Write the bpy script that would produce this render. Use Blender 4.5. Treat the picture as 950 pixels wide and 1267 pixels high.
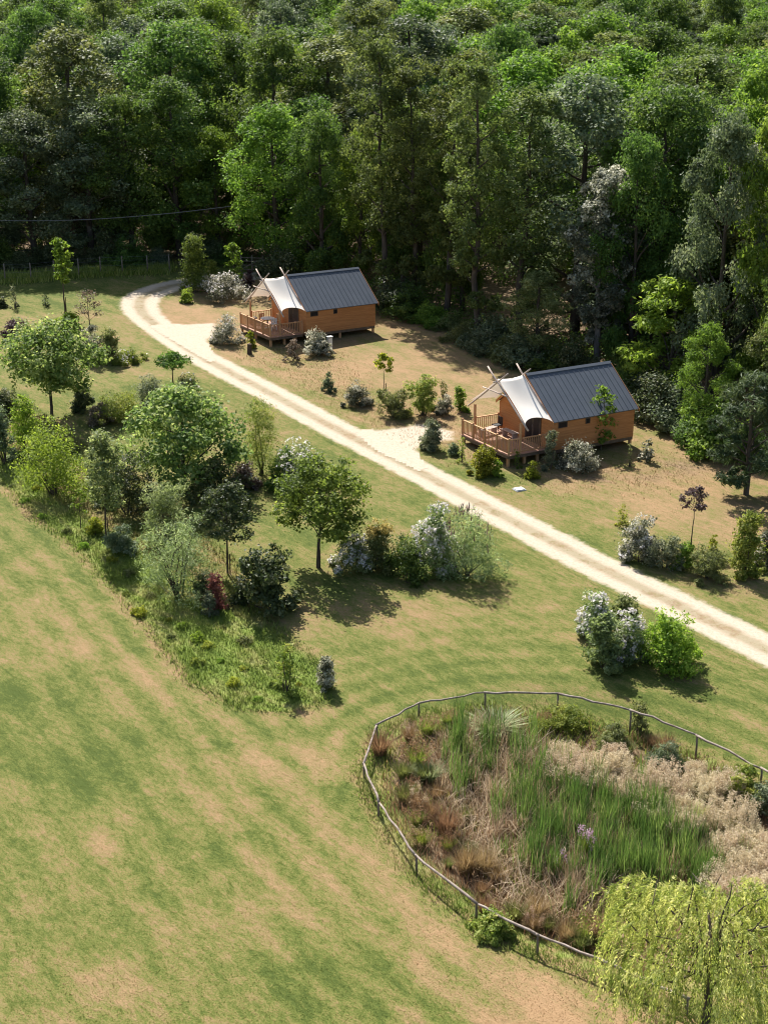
import bpy, math
import numpy as np
from mathutils import Vector
R = math.radians
sc = bpy.context.scene
col = sc.collection
for o in list(bpy.data.objects):
    bpy.data.objects.remove(o)

# ------------------------------------------------------------------ camera, sky, sun, exposure
FPX, PITCH, CAMH = 1800.0, R(19.547), 24.75          # focal length in photo pixels (950 x 1267), tilt, height
cam_d = bpy.data.cameras.new('camera')
cam = bpy.data.objects.new('camera', cam_d); col.objects.link(cam)
cam_d.sensor_fit = 'VERTICAL'; cam_d.sensor_height = 24.0
cam_d.lens = 24.0 * FPX / 1267.0
cam_d.clip_start = 0.5; cam_d.clip_end = 5000
cam.location = (0, 0, CAMH)
cam.rotation_euler = (math.pi / 2 - PITCH, 0, 0)
sc.camera = cam

SUN_EL, SUN_AZ = R(47.5), R(-20)                        # sun stands beyond the forest, a little to the left
world = bpy.data.worlds.new('World'); sc.world = world; world.use_nodes = True
wn = world.node_tree.nodes
bg = wn['Background']
sky = wn.new('ShaderNodeTexSky'); sky.sky_type = 'NISHITA'; sky.sun_disc = False
sky.sun_elevation = SUN_EL; sky.sun_rotation = SUN_AZ
sky.altitude = 100; sky.air_density = 1.0; sky.dust_density = 2.0
world.node_tree.links.new(sky.outputs[0], bg.inputs[0]); bg.inputs[1].default_value = 0.082
sun_d = bpy.data.lights.new('sun', 'SUN'); sun_d.energy = 5.0; sun_d.angle = R(0.53); sun_d.color = (1.0, 0.96, 0.90)
sun = bpy.data.objects.new('sun', sun_d); col.objects.link(sun)
sdir = Vector((math.sin(SUN_AZ) * math.cos(SUN_EL), math.cos(SUN_AZ) * math.cos(SUN_EL), math.sin(SUN_EL)))
sun.rotation_euler = (-sdir).to_track_quat('-Z', 'Y').to_euler()
sun.location = (0, 60, 80)
sc.view_settings.view_transform = 'Standard'; sc.view_settings.look = 'None'
sc.view_settings.exposure = 1.02; sc.view_settings.gamma = 1.0; sc.view_settings.use_curve_mapping = False
sc.render.engine = 'CYCLES'
cy = sc.cycles
cy.filter_width = 1.1; cy.max_bounces = 6; cy.diffuse_bounces = 3; cy.glossy_bounces = 2; cy.transmission_bounces = 4
cy.transparent_max_bounces = 6; cy.use_denoising = True; cy.caustics_reflective = False; cy.caustics_refractive = False

# ------------------------------------------------------------------ from a photo pixel to a point on the ground
GS, GY = 0.051, 81.0
def sstep(a, b, x):
    t = np.clip((np.asarray(x, float) - a) / (b - a), 0, 1)
    return t * t * (3 - 2 * t)
CP, SP = math.cos(PITCH), math.sin(PITCH)
def plane_pt(u, v, up=0.0):
    a = (u - 475) / FPX; b = (633.5 - v) / FPX
    d = np.array([a, CP + b * SP, -SP + b * CP])
    t = (-GS * GY - CAMH + up) / (d[2] - GS * d[1])
    return np.array([0, 0, CAMH]) + t * d
PONDC = plane_pt(735, 1000); PONDR = (7.6, 9.6)
def gz(x, y):
    x = np.asarray(x, float); y = np.asarray(y, float)
    yy = np.clip(y, -200, 1e9)
    z = GS * (yy - GY)
    z = z + 0.006 * np.clip(yy - 140, 0, 1e9) - 0.046 * np.clip(yy - 240, 0, 1e9)
    r = np.hypot((x - PONDC[0]) / PONDR[0], (y - PONDC[1]) / PONDR[1])
    return z - 0.55 * (1 - sstep(0.55, 1.0, r))
def gp(u, v):
    p = plane_pt(u, v)
    for _ in range(3):
        p = plane_pt(u, v, float(gz(p[0], p[1]) - GS * (p[1] - GY)))
    return p
def proj(p):
    y, z = p[1], p[2] - CAMH
    d = y * CP - z * SP
    return 475 + FPX * p[0] / d, 633.5 - FPX * (y * SP + z * CP) / d, FPX / d
def height_at(p, vtop):
    lo, hi = 0.0, 40.0
    for _ in range(40):
        m = (lo + hi) / 2
        if proj((p[0], p[1], p[2] + m))[1] > vtop: lo = m
        else: hi = m
    return lo
def poly_px(pts):
    return np.array([gp(u, v)[:2] for u, v in pts])
def sdist(poly, x, y):
    """signed distance to a polygon, negative inside"""
    x = np.asarray(x, float); y = np.asarray(y, float)
    d = np.full(x.shape, 1e9); inside = np.zeros(x.shape, bool)
    n = len(poly)
    for i in range(n):
        ax, ay = poly[i]; bx, by = poly[(i + 1) % n]
        ex, ey = bx - ax, by - ay
        t = np.clip(((x - ax) * ex + (y - ay) * ey) / (ex * ex + ey * ey + 1e-9), 0, 1)
        d = np.minimum(d, np.hypot(x - ax - t * ex, y - ay - t * ey))
        c = ((ay > y) != (by > y)) & (x < (bx - ax) * (y - ay) / (by - ay + 1e-12) + ax)
        inside ^= c
    return np.where(inside, -d, d)
def line_dist(pts, x, y):
    x = np.asarray(x, float); d = np.full(x.shape, 1e9)
    for (ax, ay), (bx, by) in zip(pts[:-1], pts[1:]):
        ex, ey = bx - ax, by - ay
        t = np.clip(((x - ax) * ex + (y - ay) * ey) / (ex * ex + ey * ey + 1e-9), 0, 1)
        d = np.minimum(d, np.hypot(x - ax - t * ex, y - ay - t * ey))
    return d

# ------------------------------------------------------------------ mesh helpers
class MB:
    def __init__(s): s.V = []; s.Q = []; s.T = []; s.A = []; s.n = 0
    def add(s, V, Q=None, T=None, A=None):
        V = np.asarray(V, float).reshape(-1, 3)
        if Q is not None and len(Q): s.Q.append(np.asarray(Q, int) + s.n)
        if T is not None and len(T): s.T.append(np.asarray(T, int) + s.n)
        s.V.append(V); s.A.append(np.zeros(len(V)) if A is None else np.asarray(A, float))
        s.n += len(V); return s
    def box(s, c, size):
        cx, cy_, cz = c; a, b, d = np.array(size) / 2
        V = [(cx + i * a, cy_ + j * b, cz + k * d) for i in (-1, 1) for j in (-1, 1) for k in (-1, 1)]
        return s.add(V, [(0, 1, 3, 2), (4, 6, 7, 5), (0, 4, 5, 1), (2, 3, 7, 6), (0, 2, 6, 4), (1, 5, 7, 3)])
    def tube(s, P, rad, n=7, cap=True):
        P = np.asarray(P, float); rad = np.broadcast_to(np.asarray(rad, float), (len(P),))
        T = np.gradient(P, axis=0); T /= np.linalg.norm(T, axis=1)[:, None] + 1e-9
        ref = np.array([0.0, 0, 1]) if abs(T[0][2]) < 0.8 else np.array([1.0, 0, 0])
        A = np.cross(T, ref); A /= np.linalg.norm(A, axis=1)[:, None] + 1e-9
        B = np.cross(T, A)
        th = np.linspace(0, 2 * np.pi, n, endpoint=False)
        V = P[:, None] + rad[:, None, None] * (np.cos(th)[None, :, None] * A[:, None] + np.sin(th)[None, :, None] * B[:, None])
        V = V.reshape(-1, 3); Q = []
        for i in range(len(P) - 1):
            for j in range(n):
                k = (j + 1) % n
                Q.append((i * n + j, i * n + k, (i + 1) * n + k, (i + 1) * n + j))
        Tr = []
        if cap:
            V = np.vstack([V, P[0], P[-1]]); a = len(P) * n; l = (len(P) - 1) * n
            for j in range(n):
                k = (j + 1) % n
                Tr.append((a, k, j)); Tr.append((a + 1, l + j, l + k))
        return s.add(V, Q, Tr)
    def mesh(s, name, mat=None, smooth=False, attr='tint'):
        V = np.vstack(s.V); Q = np.vstack(s.Q) if s.Q else np.zeros((0, 4), int); T = np.vstack(s.T) if s.T else np.zeros((0, 3), int)
        m = bpy.data.meshes.new(name)
        m.vertices.add(len(V)); m.vertices.foreach_set('co', V.astype(np.float32).ravel())
        m.loops.add(Q.size + T.size)
        m.loops.foreach_set('vertex_index', np.concatenate([Q.ravel(), T.ravel()]).astype(np.int32))
        m.polygons.add(len(Q) + len(T))
        st = np.concatenate([np.arange(len(Q)) * 4, Q.size + np.arange(len(T)) * 3]).astype(np.int32)
        m.polygons.foreach_set('loop_start', st)
        m.polygons.foreach_set('use_smooth', np.full(len(Q) + len(T), bool(smooth)))
        if attr:
            a = m.attributes.new(attr, 'FLOAT', 'POINT'); a.data.foreach_set('value', np.concatenate(s.A).astype(np.float32))
        m.update(calc_edges=True)
        if mat: m.materials.append(mat)
        return m
def link(name, mesh, parent=None, loc=None):
    o = bpy.data.objects.new(name, mesh); col.objects.link(o)
    if parent is not None: o.parent = parent
    if loc is not None: o.location = loc
    return o
def tag(o, label=None, cat=None, group=None, kind=None):
    if label: o['label'] = label
    if cat: o['category'] = cat
    if group: o['group'] = group
    if kind: o['kind'] = kind
    return o
def thing(name, label, cat, loc=(0, 0, 0), rz=0.0, group=None):
    o = bpy.data.objects.new(name, None); col.objects.link(o)
    o.location = loc; o.rotation_euler = (0, 0, rz); o.empty_display_size = 0.3
    return tag(o, label, cat, group)
def copy_tree(o, parent=None):
    c = o.copy(); col.objects.link(c)
    if parent is not None: c.parent = parent
    for ch in list(o.children): copy_tree(ch, c)
    return c

# ------------------------------------------------------------------ materials
def newmat(name):
    m = bpy.data.materials.new(name); m.use_nodes = True
    nt = m.node_tree; b = nt.nodes['Principled BSDF']
    return m, nt, b
def N(nt, t, **k):
    n = nt.nodes.new(t)
    for a, v in k.items(): setattr(n, a, v)
    return n
def ramp(nt, fac, stops):
    r = nt.nodes.new('ShaderNodeValToRGB'); e = r.color_ramp.elements
    while len(e) < len(stops): e.new(0.5)
    for el, (p, c) in zip(e, stops): el.position = p; el.color = (*c, 1)
    nt.links.new(fac, r.inputs[0]); return r.outputs[0]
def noise(nt, vec, scale, detail=4, rough=0.55, dist=0.0):
    n = nt.nodes.new('ShaderNodeTexNoise'); n.inputs['Scale'].default_value = scale
    n.inputs['Detail'].default_value = detail; n.inputs['Roughness'].default_value = rough
    n.inputs['Distortion'].default_value = dist
    nt.links.new(vec, n.inputs['Vector']); return n.outputs[0]
def math_(nt, op, a, b=None, clamp=False):
    n = nt.nodes.new('ShaderNodeMath'); n.operation = op; n.use_clamp = clamp
    for i, x in enumerate((a, b)):
        if x is None: continue
        if isinstance(x, (int, float)): n.inputs[i].default_value = x
        else: nt.links.new(x, n.inputs[i])
    return n.outputs[0]
def mixc(nt, fac, a, b, mode='MIX'):
    n = nt.nodes.new('ShaderNodeMix'); n.data_type = 'RGBA'; n.blend_type = mode
    for i, x in ((0, fac), (6, a), (7, b)):
        if isinstance(x, (int, float)): n.inputs[i].default_value = x
        elif isinstance(x, tuple): n.inputs[i].default_value = (*x, 1)
        else: nt.links.new(x, n.inputs[i])
    return n.outputs[2]
def maprange(nt, v, a, b, c=0.0, d=1.0):
    n = nt.nodes.new('ShaderNodeMapRange'); n.interpolation_type = 'SMOOTHSTEP'
    nt.links.new(v, n.inputs[0])
    for i, x in zip((1, 2, 3, 4), (a, b, c, d)): n.inputs[i].default_value = x
    return n.outputs[0]

def ground_group():
    """lawn / dry grass / leaf litter colour from the position in the place and the zone attributes"""
    g = bpy.data.node_groups.new('ground_colour', 'ShaderNodeTree')
    g.interface.new_socket('Color', in_out='OUTPUT', socket_type='NodeSocketColor')
    g.interface.new_socket('Fine', in_out='OUTPUT', socket_type='NodeSocketFloat')
    out = g.nodes.new('NodeGroupOutput')
    pos = g.nodes.new('ShaderNodeNewGeometry').outputs['Position']
    def at(n):
        a = g.nodes.new('ShaderNodeAttribute'); a.attribute_name = n; return a.outputs['Fac']
    dry, lush, litter, stripe = at('dry'), at('lush'), at('litter'), at('stripe')
    mp = g.nodes.new('ShaderNodeMapping'); mp.vector_type = 'TEXTURE'; mp.inputs['Rotation'].default_value = (0, 0, R(40)); mp.inputs['Scale'].default_value = (0.8, 2.0, 1)
    g.links.new(pos, mp.inputs[0])
    n1 = noise(g, pos, 0.16, 4, 0.6, 0.4); n2 = noise(g, mp.outputs[0], 0.75, 5, 0.65, 0.6); n3 = noise(g, mp.outputs[0], 4.5, 4, 0.7); n4 = noise(g, pos, 17.0, 3, 0.7)
    s = math_(g, 'MULTIPLY', math_(g, 'SINE', math_(g, 'ADD', math_(g, 'MULTIPLY', stripe, 4.6), math_(g, 'MULTIPLY', n1, 1.6))), math_(g, 'POWER', 2.718, math_(g, 'MULTIPLY', stripe, -0.14)))
    d = math_(g, 'ADD', math_(g, 'MULTIPLY', math_(g, 'SUBTRACT', n1, 0.5), 0.9), math_(g, 'MULTIPLY', math_(g, 'SUBTRACT', n2, 0.5), 1.25))
    d = math_(g, 'ADD', d, math_(g, 'MULTIPLY', math_(g, 'SUBTRACT', n3, 0.5), 1.15))
    d = math_(g, 'ADD', d, math_(g, 'MULTIPLY', math_(g, 'SUBTRACT', n4, 0.5), 1.1))
    d = math_(g, 'ADD', d, math_(g, 'MULTIPLY', s, 0.17))
    d = math_(g, 'ADD', d, dry)
    lawn = ramp(g, d, [(0.0, (0.062, 0.086, 0.018)), (0.25, (0.104, 0.124, 0.028)), (0.45, (0.162, 0.152, 0.048)),
                       (0.68, (0.222, 0.162, 0.075)), (1.0, (0.295, 0.190, 0.102))])
    lushc = ramp(g, math_(g, 'ADD', math_(g, 'MULTIPLY', n3, 0.35), math_(g, 'ADD', math_(g, 'MULTIPLY', math_(g, 'SUBTRACT', n2, 0.5), 1.3), math_(g, 'MULTIPLY', math_(g, 'ADD', n1, 0.2), 0.5))),
                 [(0.25, (0.085, 0.130, 0.022)), (0.52, (0.165, 0.215, 0.046)), (0.75, (0.27, 0.26, 0.10))])
    litc = ramp(g, math_(g, 'ADD', math_(g, 'MULTIPLY', n3, 0.6), math_(g, 'MULTIPLY', n4, 0.4)),
                [(0.3, (0.075, 0.052, 0.030)), (0.5, (0.165, 0.115, 0.068)), (0.72, (0.33, 0.245, 0.16))])
    lm = maprange(g, math_(g, 'ADD', lush, math_(g, 'MULTIPLY', math_(g, 'SUBTRACT', n2, 0.5), 0.7)), 0.3, 0.7)
    c = mixc(g, lm, lawn, lushc)
    im = maprange(g, math_(g, 'ADD', litter, math_(g, 'MULTIPLY', math_(g, 'SUBTRACT', n2, 0.5), 0.9)), 0.25, 0.8)
    c = mixc(g, im, c, litc)
    g.links.new(c, out.inputs[0]); g.links.new(math_(g, 'ADD', n3, math_(g, 'MULTIPLY', n4, 0.6)), out.inputs[1])
    return g
GG = ground_group()
def ground_mat():
    m, nt, b = newmat('lawn_and_soil')
    g = N(nt, 'ShaderNodeGroup', node_tree=GG)
    nt.links.new(g.outputs[0], b.inputs['Base Color']); b.inputs['Roughness'].default_value = 0.95
    b.inputs['Specular IOR Level'].default_value = 0.1
    bp = N(nt, 'ShaderNodeBump'); bp.inputs['Strength'].default_value = 0.7; bp.inputs['Distance'].default_value = 0.06
    nt.links.new(g.outputs[1], bp.inputs['Height']); nt.links.new(bp.outputs[0], b.inputs['Normal'])
    return m
def blade_mat(name, gain=1.1):
    m, nt, b = newmat(name)
    g = N(nt, 'ShaderNodeGroup', node_tree=GG)
    a = N(nt, 'ShaderNodeAttribute', attribute_name='tint')
    c = mixc(nt, 1.0, g.outputs[0], ramp(nt, a.outputs['Fac'], [(0, (0.95, 0.96, 0.92)), (1, (1.3 * gain, 1.28 * gain, 1.18 * gain))]), 'MULTIPLY')
    nt.links.new(c, b.inputs['Base Color']); b.inputs['Roughness'].default_value = 0.8; b.inputs['Specular IOR Level'].default_value = 0.15
    tr = N(nt, 'ShaderNodeBsdfTranslucent'); nt.links.new(c, tr.inputs[0])
    mx = N(nt, 'ShaderNodeMixShader'); mx.inputs[0].default_value = 0.5
    nt.links.new(b.outputs[0], mx.inputs[1]); nt.links.new(tr.outputs[0], mx.inputs[2])
    nt.links.new(mx.outputs[0], nt.nodes['Material Output'].inputs[0])
    return m
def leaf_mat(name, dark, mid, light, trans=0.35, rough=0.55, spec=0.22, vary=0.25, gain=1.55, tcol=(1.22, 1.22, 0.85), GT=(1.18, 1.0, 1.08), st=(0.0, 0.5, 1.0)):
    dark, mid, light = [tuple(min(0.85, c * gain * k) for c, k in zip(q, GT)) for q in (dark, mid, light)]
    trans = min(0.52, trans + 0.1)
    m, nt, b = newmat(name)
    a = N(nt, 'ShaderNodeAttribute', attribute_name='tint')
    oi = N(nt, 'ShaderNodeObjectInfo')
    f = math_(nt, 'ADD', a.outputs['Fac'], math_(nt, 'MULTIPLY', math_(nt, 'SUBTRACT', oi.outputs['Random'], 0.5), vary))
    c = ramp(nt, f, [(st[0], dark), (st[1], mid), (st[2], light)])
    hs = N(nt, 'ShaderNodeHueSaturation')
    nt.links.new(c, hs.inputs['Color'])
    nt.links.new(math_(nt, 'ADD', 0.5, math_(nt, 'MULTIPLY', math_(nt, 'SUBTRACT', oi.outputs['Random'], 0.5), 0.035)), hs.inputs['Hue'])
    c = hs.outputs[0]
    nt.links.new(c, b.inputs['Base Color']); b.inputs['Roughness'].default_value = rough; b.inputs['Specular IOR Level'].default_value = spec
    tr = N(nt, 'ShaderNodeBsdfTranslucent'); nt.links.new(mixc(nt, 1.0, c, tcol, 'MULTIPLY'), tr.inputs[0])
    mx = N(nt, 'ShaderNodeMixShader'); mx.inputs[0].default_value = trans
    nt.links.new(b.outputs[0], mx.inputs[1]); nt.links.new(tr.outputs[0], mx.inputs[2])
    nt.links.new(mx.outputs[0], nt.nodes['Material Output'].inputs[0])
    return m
def plain(name, c1, c2, scale=8, rough=0.8, spec=0.3, stretch=(1, 1, 1), bump=0.2, coords='Object', metal=0.0):
    m, nt, b = newmat(name)
    tc = N(nt, 'ShaderNodeTexCoord'); mp = N(nt, 'ShaderNodeMapping'); mp.inputs['Scale'].default_value = stretch
    nt.links.new(tc.outputs[coords], mp.inputs[0])
    f = noise(nt, mp.outputs[0], scale, 5, 0.6)
    c = ramp(nt, f, [(0.3, c1), (0.7, c2)])
    nt.links.new(c, b.inputs['Base Color']); b.inputs['Roughness'].default_value = rough; b.inputs['Specular IOR Level'].default_value = spec
    b.inputs['Metallic'].default_value = metal
    if bump:
        bp = N(nt, 'ShaderNodeBump'); bp.inputs['Strength'].default_value = bump; bp.inputs['Distance'].default_value = 0.02
        nt.links.new(f, bp.inputs['Height']); nt.links.new(bp.outputs[0], b.inputs['Normal'])
    return m
M = {}
M['ground'] = ground_mat(); M['blade'] = blade_mat('short_grass')
M['bark'] = plain('bark', (0.045, 0.035, 0.028), (0.13, 0.105, 0.085), 6, 0.95, 0.1, (1, 1, 0.25), 0.6)
M['bark_pale'] = plain('pale_bark', (0.12, 0.11, 0.10), (0.30, 0.275, 0.25), 5, 0.9, 0.15, (1, 1, 0.3), 0.5)
M['stake'] = plain('stake_wood', (0.05, 0.04, 0.03), (0.10, 0.075, 0.055), 8, 0.9, 0.1)
M['oak'] = leaf_mat('oak_leaf', (0.028, 0.060, 0.012), (0.062, 0.120, 0.024), (0.120, 0.195, 0.042), 0.38, gain=1.55)
M['lime'] = leaf_mat('lime_leaf', (0.045, 0.095, 0.012), (0.098, 0.180, 0.026), (0.175, 0.270, 0.045), 0.42, gain=1.55)
M['grey'] = leaf_mat('grey_green_leaf', (0.040, 0.062, 0.030), (0.092, 0.125, 0.062), (0.20, 0.235, 0.145), 0.28, GT=(1.06, 1.0, 1.05), gain=1.6)
M['airy'] = leaf_mat('airy_leaf', (0.040, 0.058, 0.016), (0.085, 0.118, 0.032), (0.165, 0.195, 0.065), 0.38, GT=(1.06, 1.0, 1.05), gain=1.6)
M['olive'] = leaf_mat('olive_leaf', (0.050, 0.066, 0.020), (0.112, 0.136, 0.044), (0.215, 0.232, 0.095), 0.3, GT=(1.06, 1.0, 1.05), gain=1.55)
M['poplar'] = leaf_mat('silver_poplar_leaf', (0.10, 0.115, 0.075), (0.26, 0.275, 0.20), (0.58, 0.58, 0.49), 0.4, gain=1.1, tcol=(1.08, 1.04, 0.96), GT=(1, 1, 1), st=(0.2, 0.48, 0.72))
M['pine'] = leaf_mat('pine_needle', (0.022, 0.045, 0.018), (0.048, 0.085, 0.032), (0.098, 0.145, 0.055), 0.2, gain=1.4)
M['feather'] = leaf_mat('feathery_leaf', (0.07, 0.12, 0.018), (0.15, 0.225, 0.038), (0.25, 0.33, 0.07), 0.42, GT=(1.08, 1.0, 0.9))
M['broad'] = leaf_mat('broad_leaf', (0.040, 0.080, 0.020), (0.098, 0.162, 0.042), (0.27, 0.34, 0.135), 0.42, 0.6, 0.2, gain=1.6)
M['sage'] = leaf_mat('sage_leaf', (0.070, 0.100, 0.038), (0.165, 0.210, 0.088), (0.36, 0.40, 0.23), 0.4, gain=1.4, GT=(1, 1, 1))
M['maple'] = leaf_mat('maple_leaf', (0.034, 0.066, 0.013), (0.082, 0.140, 0.027), (0.165, 0.235, 0.052), 0.42, gain=1.75)
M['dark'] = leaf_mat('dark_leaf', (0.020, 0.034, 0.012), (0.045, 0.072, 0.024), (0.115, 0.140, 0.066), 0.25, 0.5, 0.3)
M['silver'] = leaf_mat('silver_leaf', (0.085, 0.095, 0.055), (0.25, 0.255, 0.175), (0.62, 0.60, 0.50), 0.4, 0.7, 0.15, gain=1.1, tcol=(1.08, 1.04, 0.96), GT=(1, 1, 1), st=(0.2, 0.48, 0.72))
M['whitefl'] = leaf_mat('white_flower', (0.50, 0.47, 0.48), (0.66, 0.63, 0.63), (0.80, 0.78, 0.76), 0.42, 0.8, 0.1, gain=1.0, tcol=(1.08, 1.04, 0.96), GT=(1, 1, 1))
M['yellow'] = leaf_mat('yellow_green_leaf', (0.115, 0.150, 0.018), (0.235, 0.275, 0.035), (0.42, 0.42, 0.075), 0.42, gain=1.12, GT=(1.08, 1.0, 0.9))
M['cream'] = leaf_mat('cream_yellow_leaf', (0.26, 0.22, 0.05), (0.46, 0.40, 0.12), (0.62, 0.55, 0.24), 0.35, gain=1.12, tcol=(1.08, 1.04, 0.96), GT=(1, 1, 1))
M['bright'] = leaf_mat('bright_green_leaf', (0.065, 0.125, 0.014), (0.135, 0.235, 0.028), (0.25, 0.36, 0.06), 0.42)
M['purple'] = leaf_mat('purple_leaf', (0.030, 0.018, 0.018), (0.075, 0.045, 0.046), (0.165, 0.115, 0.105), 0.25, tcol=(1.08, 1.04, 0.96), GT=(1, 1, 1))
M['brown'] = leaf_mat('brown_leaf', (0.055, 0.040, 0.028), (0.13, 0.10, 0.070), (0.24, 0.19, 0.14), 0.25, tcol=(1.08, 1.04, 0.96), GT=(1, 1, 1))
M['red'] = leaf_mat('red_leaf', (0.085, 0.035, 0.025), (0.19, 0.080, 0.055), (0.32, 0.16, 0.11), 0.3, tcol=(1.08, 1.04, 0.96), GT=(1, 1, 1))
M['blue'] = leaf_mat('blue_green_leaf', (0.045, 0.068, 0.036), (0.110, 0.145, 0.078), (0.23, 0.262, 0.155), 0.25)
M['willow'] = leaf_mat('weeping_willow_leaf', (0.11, 0.155, 0.035), (0.29, 0.335, 0.090), (0.60, 0.585, 0.26), 0.42, gain=1.2, GT=(1, 1, 1))
M['reed'] = leaf_mat('reed_blade', (0.035, 0.075, 0.018), (0.085, 0.150, 0.036), (0.175, 0.235, 0.075), 0.32)
M['straw'] = leaf_mat('dead_straw', (0.22, 0.150, 0.085), (0.41, 0.30, 0.19), (0.58, 0.47, 0.33), 0.25, gain=1.12, tcol=(1.08, 1.04, 0.96), GT=(1, 1, 1))
M['rust'] = leaf_mat('rust_grass', (0.16, 0.098, 0.045), (0.32, 0.210, 0.105), (0.46, 0.34, 0.20), 0.3, gain=1.05, tcol=(1.08, 1.04, 0.96), GT=(1, 1, 1))
M['plume'] = leaf_mat('buff_plume', (0.34, 0.275, 0.175), (0.55, 0.465, 0.325), (0.72, 0.64, 0.48), 0.3, 0.9, 0.05, gain=1.12, tcol=(1.08, 1.04, 0.96), GT=(1, 1, 1))
M['varieg'] = leaf_mat('variegated_blade', (0.12, 0.17, 0.07), (0.32, 0.38, 0.18), (0.66, 0.68, 0.46), 0.3, gain=1.12, tcol=(1.08, 1.04, 0.96), GT=(1, 1, 1))
M['lilac'] = leaf_mat('lilac_flower', (0.26, 0.15, 0.26), (0.40, 0.24, 0.38), (0.55, 0.38, 0.5), 0.3, tcol=(1.08, 1.04, 0.96), GT=(1, 1, 1))
M['weed'] = leaf_mat('weed_leaf', (0.065, 0.115, 0.018), (0.14, 0.205, 0.036), (0.27, 0.30, 0.095), 0.35)
M['cabin_wood'] = plain('cabin_boards', (0.40, 0.165, 0.060), (0.60, 0.275, 0.108), 3.0, 0.75, 0.15, (0.3, 0.3, 9), 0.0)
M['deck'] = plain('deck_boards', (0.33, 0.18, 0.12), (0.48, 0.29, 0.205), 3.0, 0.75, 0.25, (6, 0.4, 1), 0.1)
M['rail_wood'] = plain('rail_wood', (0.46, 0.25, 0.12), (0.58, 0.335, 0.175), 5.0, 0.7, 0.25, (1, 1, 0.3), 0.1)
M['frame_wood'] = plain('floor_beam_wood', (0.12, 0.085, 0.06), (0.21, 0.15, 0.105), 5.0, 0.85, 0.2)
M['pole'] = plain('peeled_pole', (0.36, 0.27, 0.22), (0.55, 0.45, 0.39), 4.0, 0.8, 0.2, (1, 1, 1), 0.2)
M['old_wood'] = plain('weathered_rail', (0.16, 0.12, 0.095), (0.37, 0.31, 0.265), 5.0, 0.9, 0.15, (1, 1, 1), 0.5)
M['post_wood'] = plain('dark_post', (0.06, 0.05, 0.04), (0.14, 0.115, 0.09), 6.0, 0.9, 0.15)
M['gate_wood'] = plain('gate_wood', (0.14, 0.11, 0.085), (0.26, 0.21, 0.165), 6.0, 0.9, 0.15)
M['roof'] = plain('dark_zinc', (0.098, 0.112, 0.134), (0.118, 0.132, 0.154), 1.2, 0.85, 0.06, (1, 1, 1), 0)
M['window'] = plain('dark_glass', (0.012, 0.012, 0.014), (0.02, 0.02, 0.024), 1.0, 0.3, 0.15, bump=0)
M['winframe'] = plain('window_frame', (0.07, 0.05, 0.04), (0.11, 0.08, 0.06), 3.0, 0.6)
M['white_paint'] = plain('white_plastic', (0.72, 0.72, 0.70), (0.80, 0.80, 0.78), 3.0, 0.5, 0.4, bump=0)
M['grey_paint'] = plain('grey_plastic', (0.33, 0.34, 0.34), (0.42, 0.43, 0.43), 3.0, 0.5, 0.4, bump=0)
M['black'] = plain('black_plastic', (0.018, 0.018, 0.018), (0.03, 0.03, 0.03), 3.0, 0.6, 0.3, bump=0)
M['wire'] = plain('grey_wire', (0.10, 0.10, 0.105), (0.16, 0.16, 0.17), 3.0, 0.5, 0.5, bump=0)
M['stone'] = plain('pale_stone', (0.42, 0.39, 0.34), (0.6, 0.57, 0.51), 4.0, 0.9, 0.2)
def canvas_mat():
    m, nt, b = newmat('white_canvas')
    tc = N(nt, 'ShaderNodeTexCoord'); f = noise(nt, tc.outputs['Object'], 1.3, 3)
    c = ramp(nt, f, [(0.3, (0.88, 0.81, 0.71)), (0.7, (0.91, 0.855, 0.765))])
    nt.links.new(c, b.inputs['Base Color']); b.inputs['Roughness'].default_value = 0.85; b.inputs['Specular IOR Level'].default_value = 0.15
    tr = N(nt, 'ShaderNodeBsdfTranslucent'); nt.links.new(c, tr.inputs[0])
    mx = N(nt, 'ShaderNodeMixShader'); mx.inputs[0].default_value = 0.1
    nt.links.new(b.outputs[0], mx.inputs[1]); nt.links.new(tr.outputs[0], mx.inputs[2])
    nt.links.new(mx.outputs[0], nt.nodes['Material Output'].inputs[0]); return m
M['canvas'] = canvas_mat()
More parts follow.
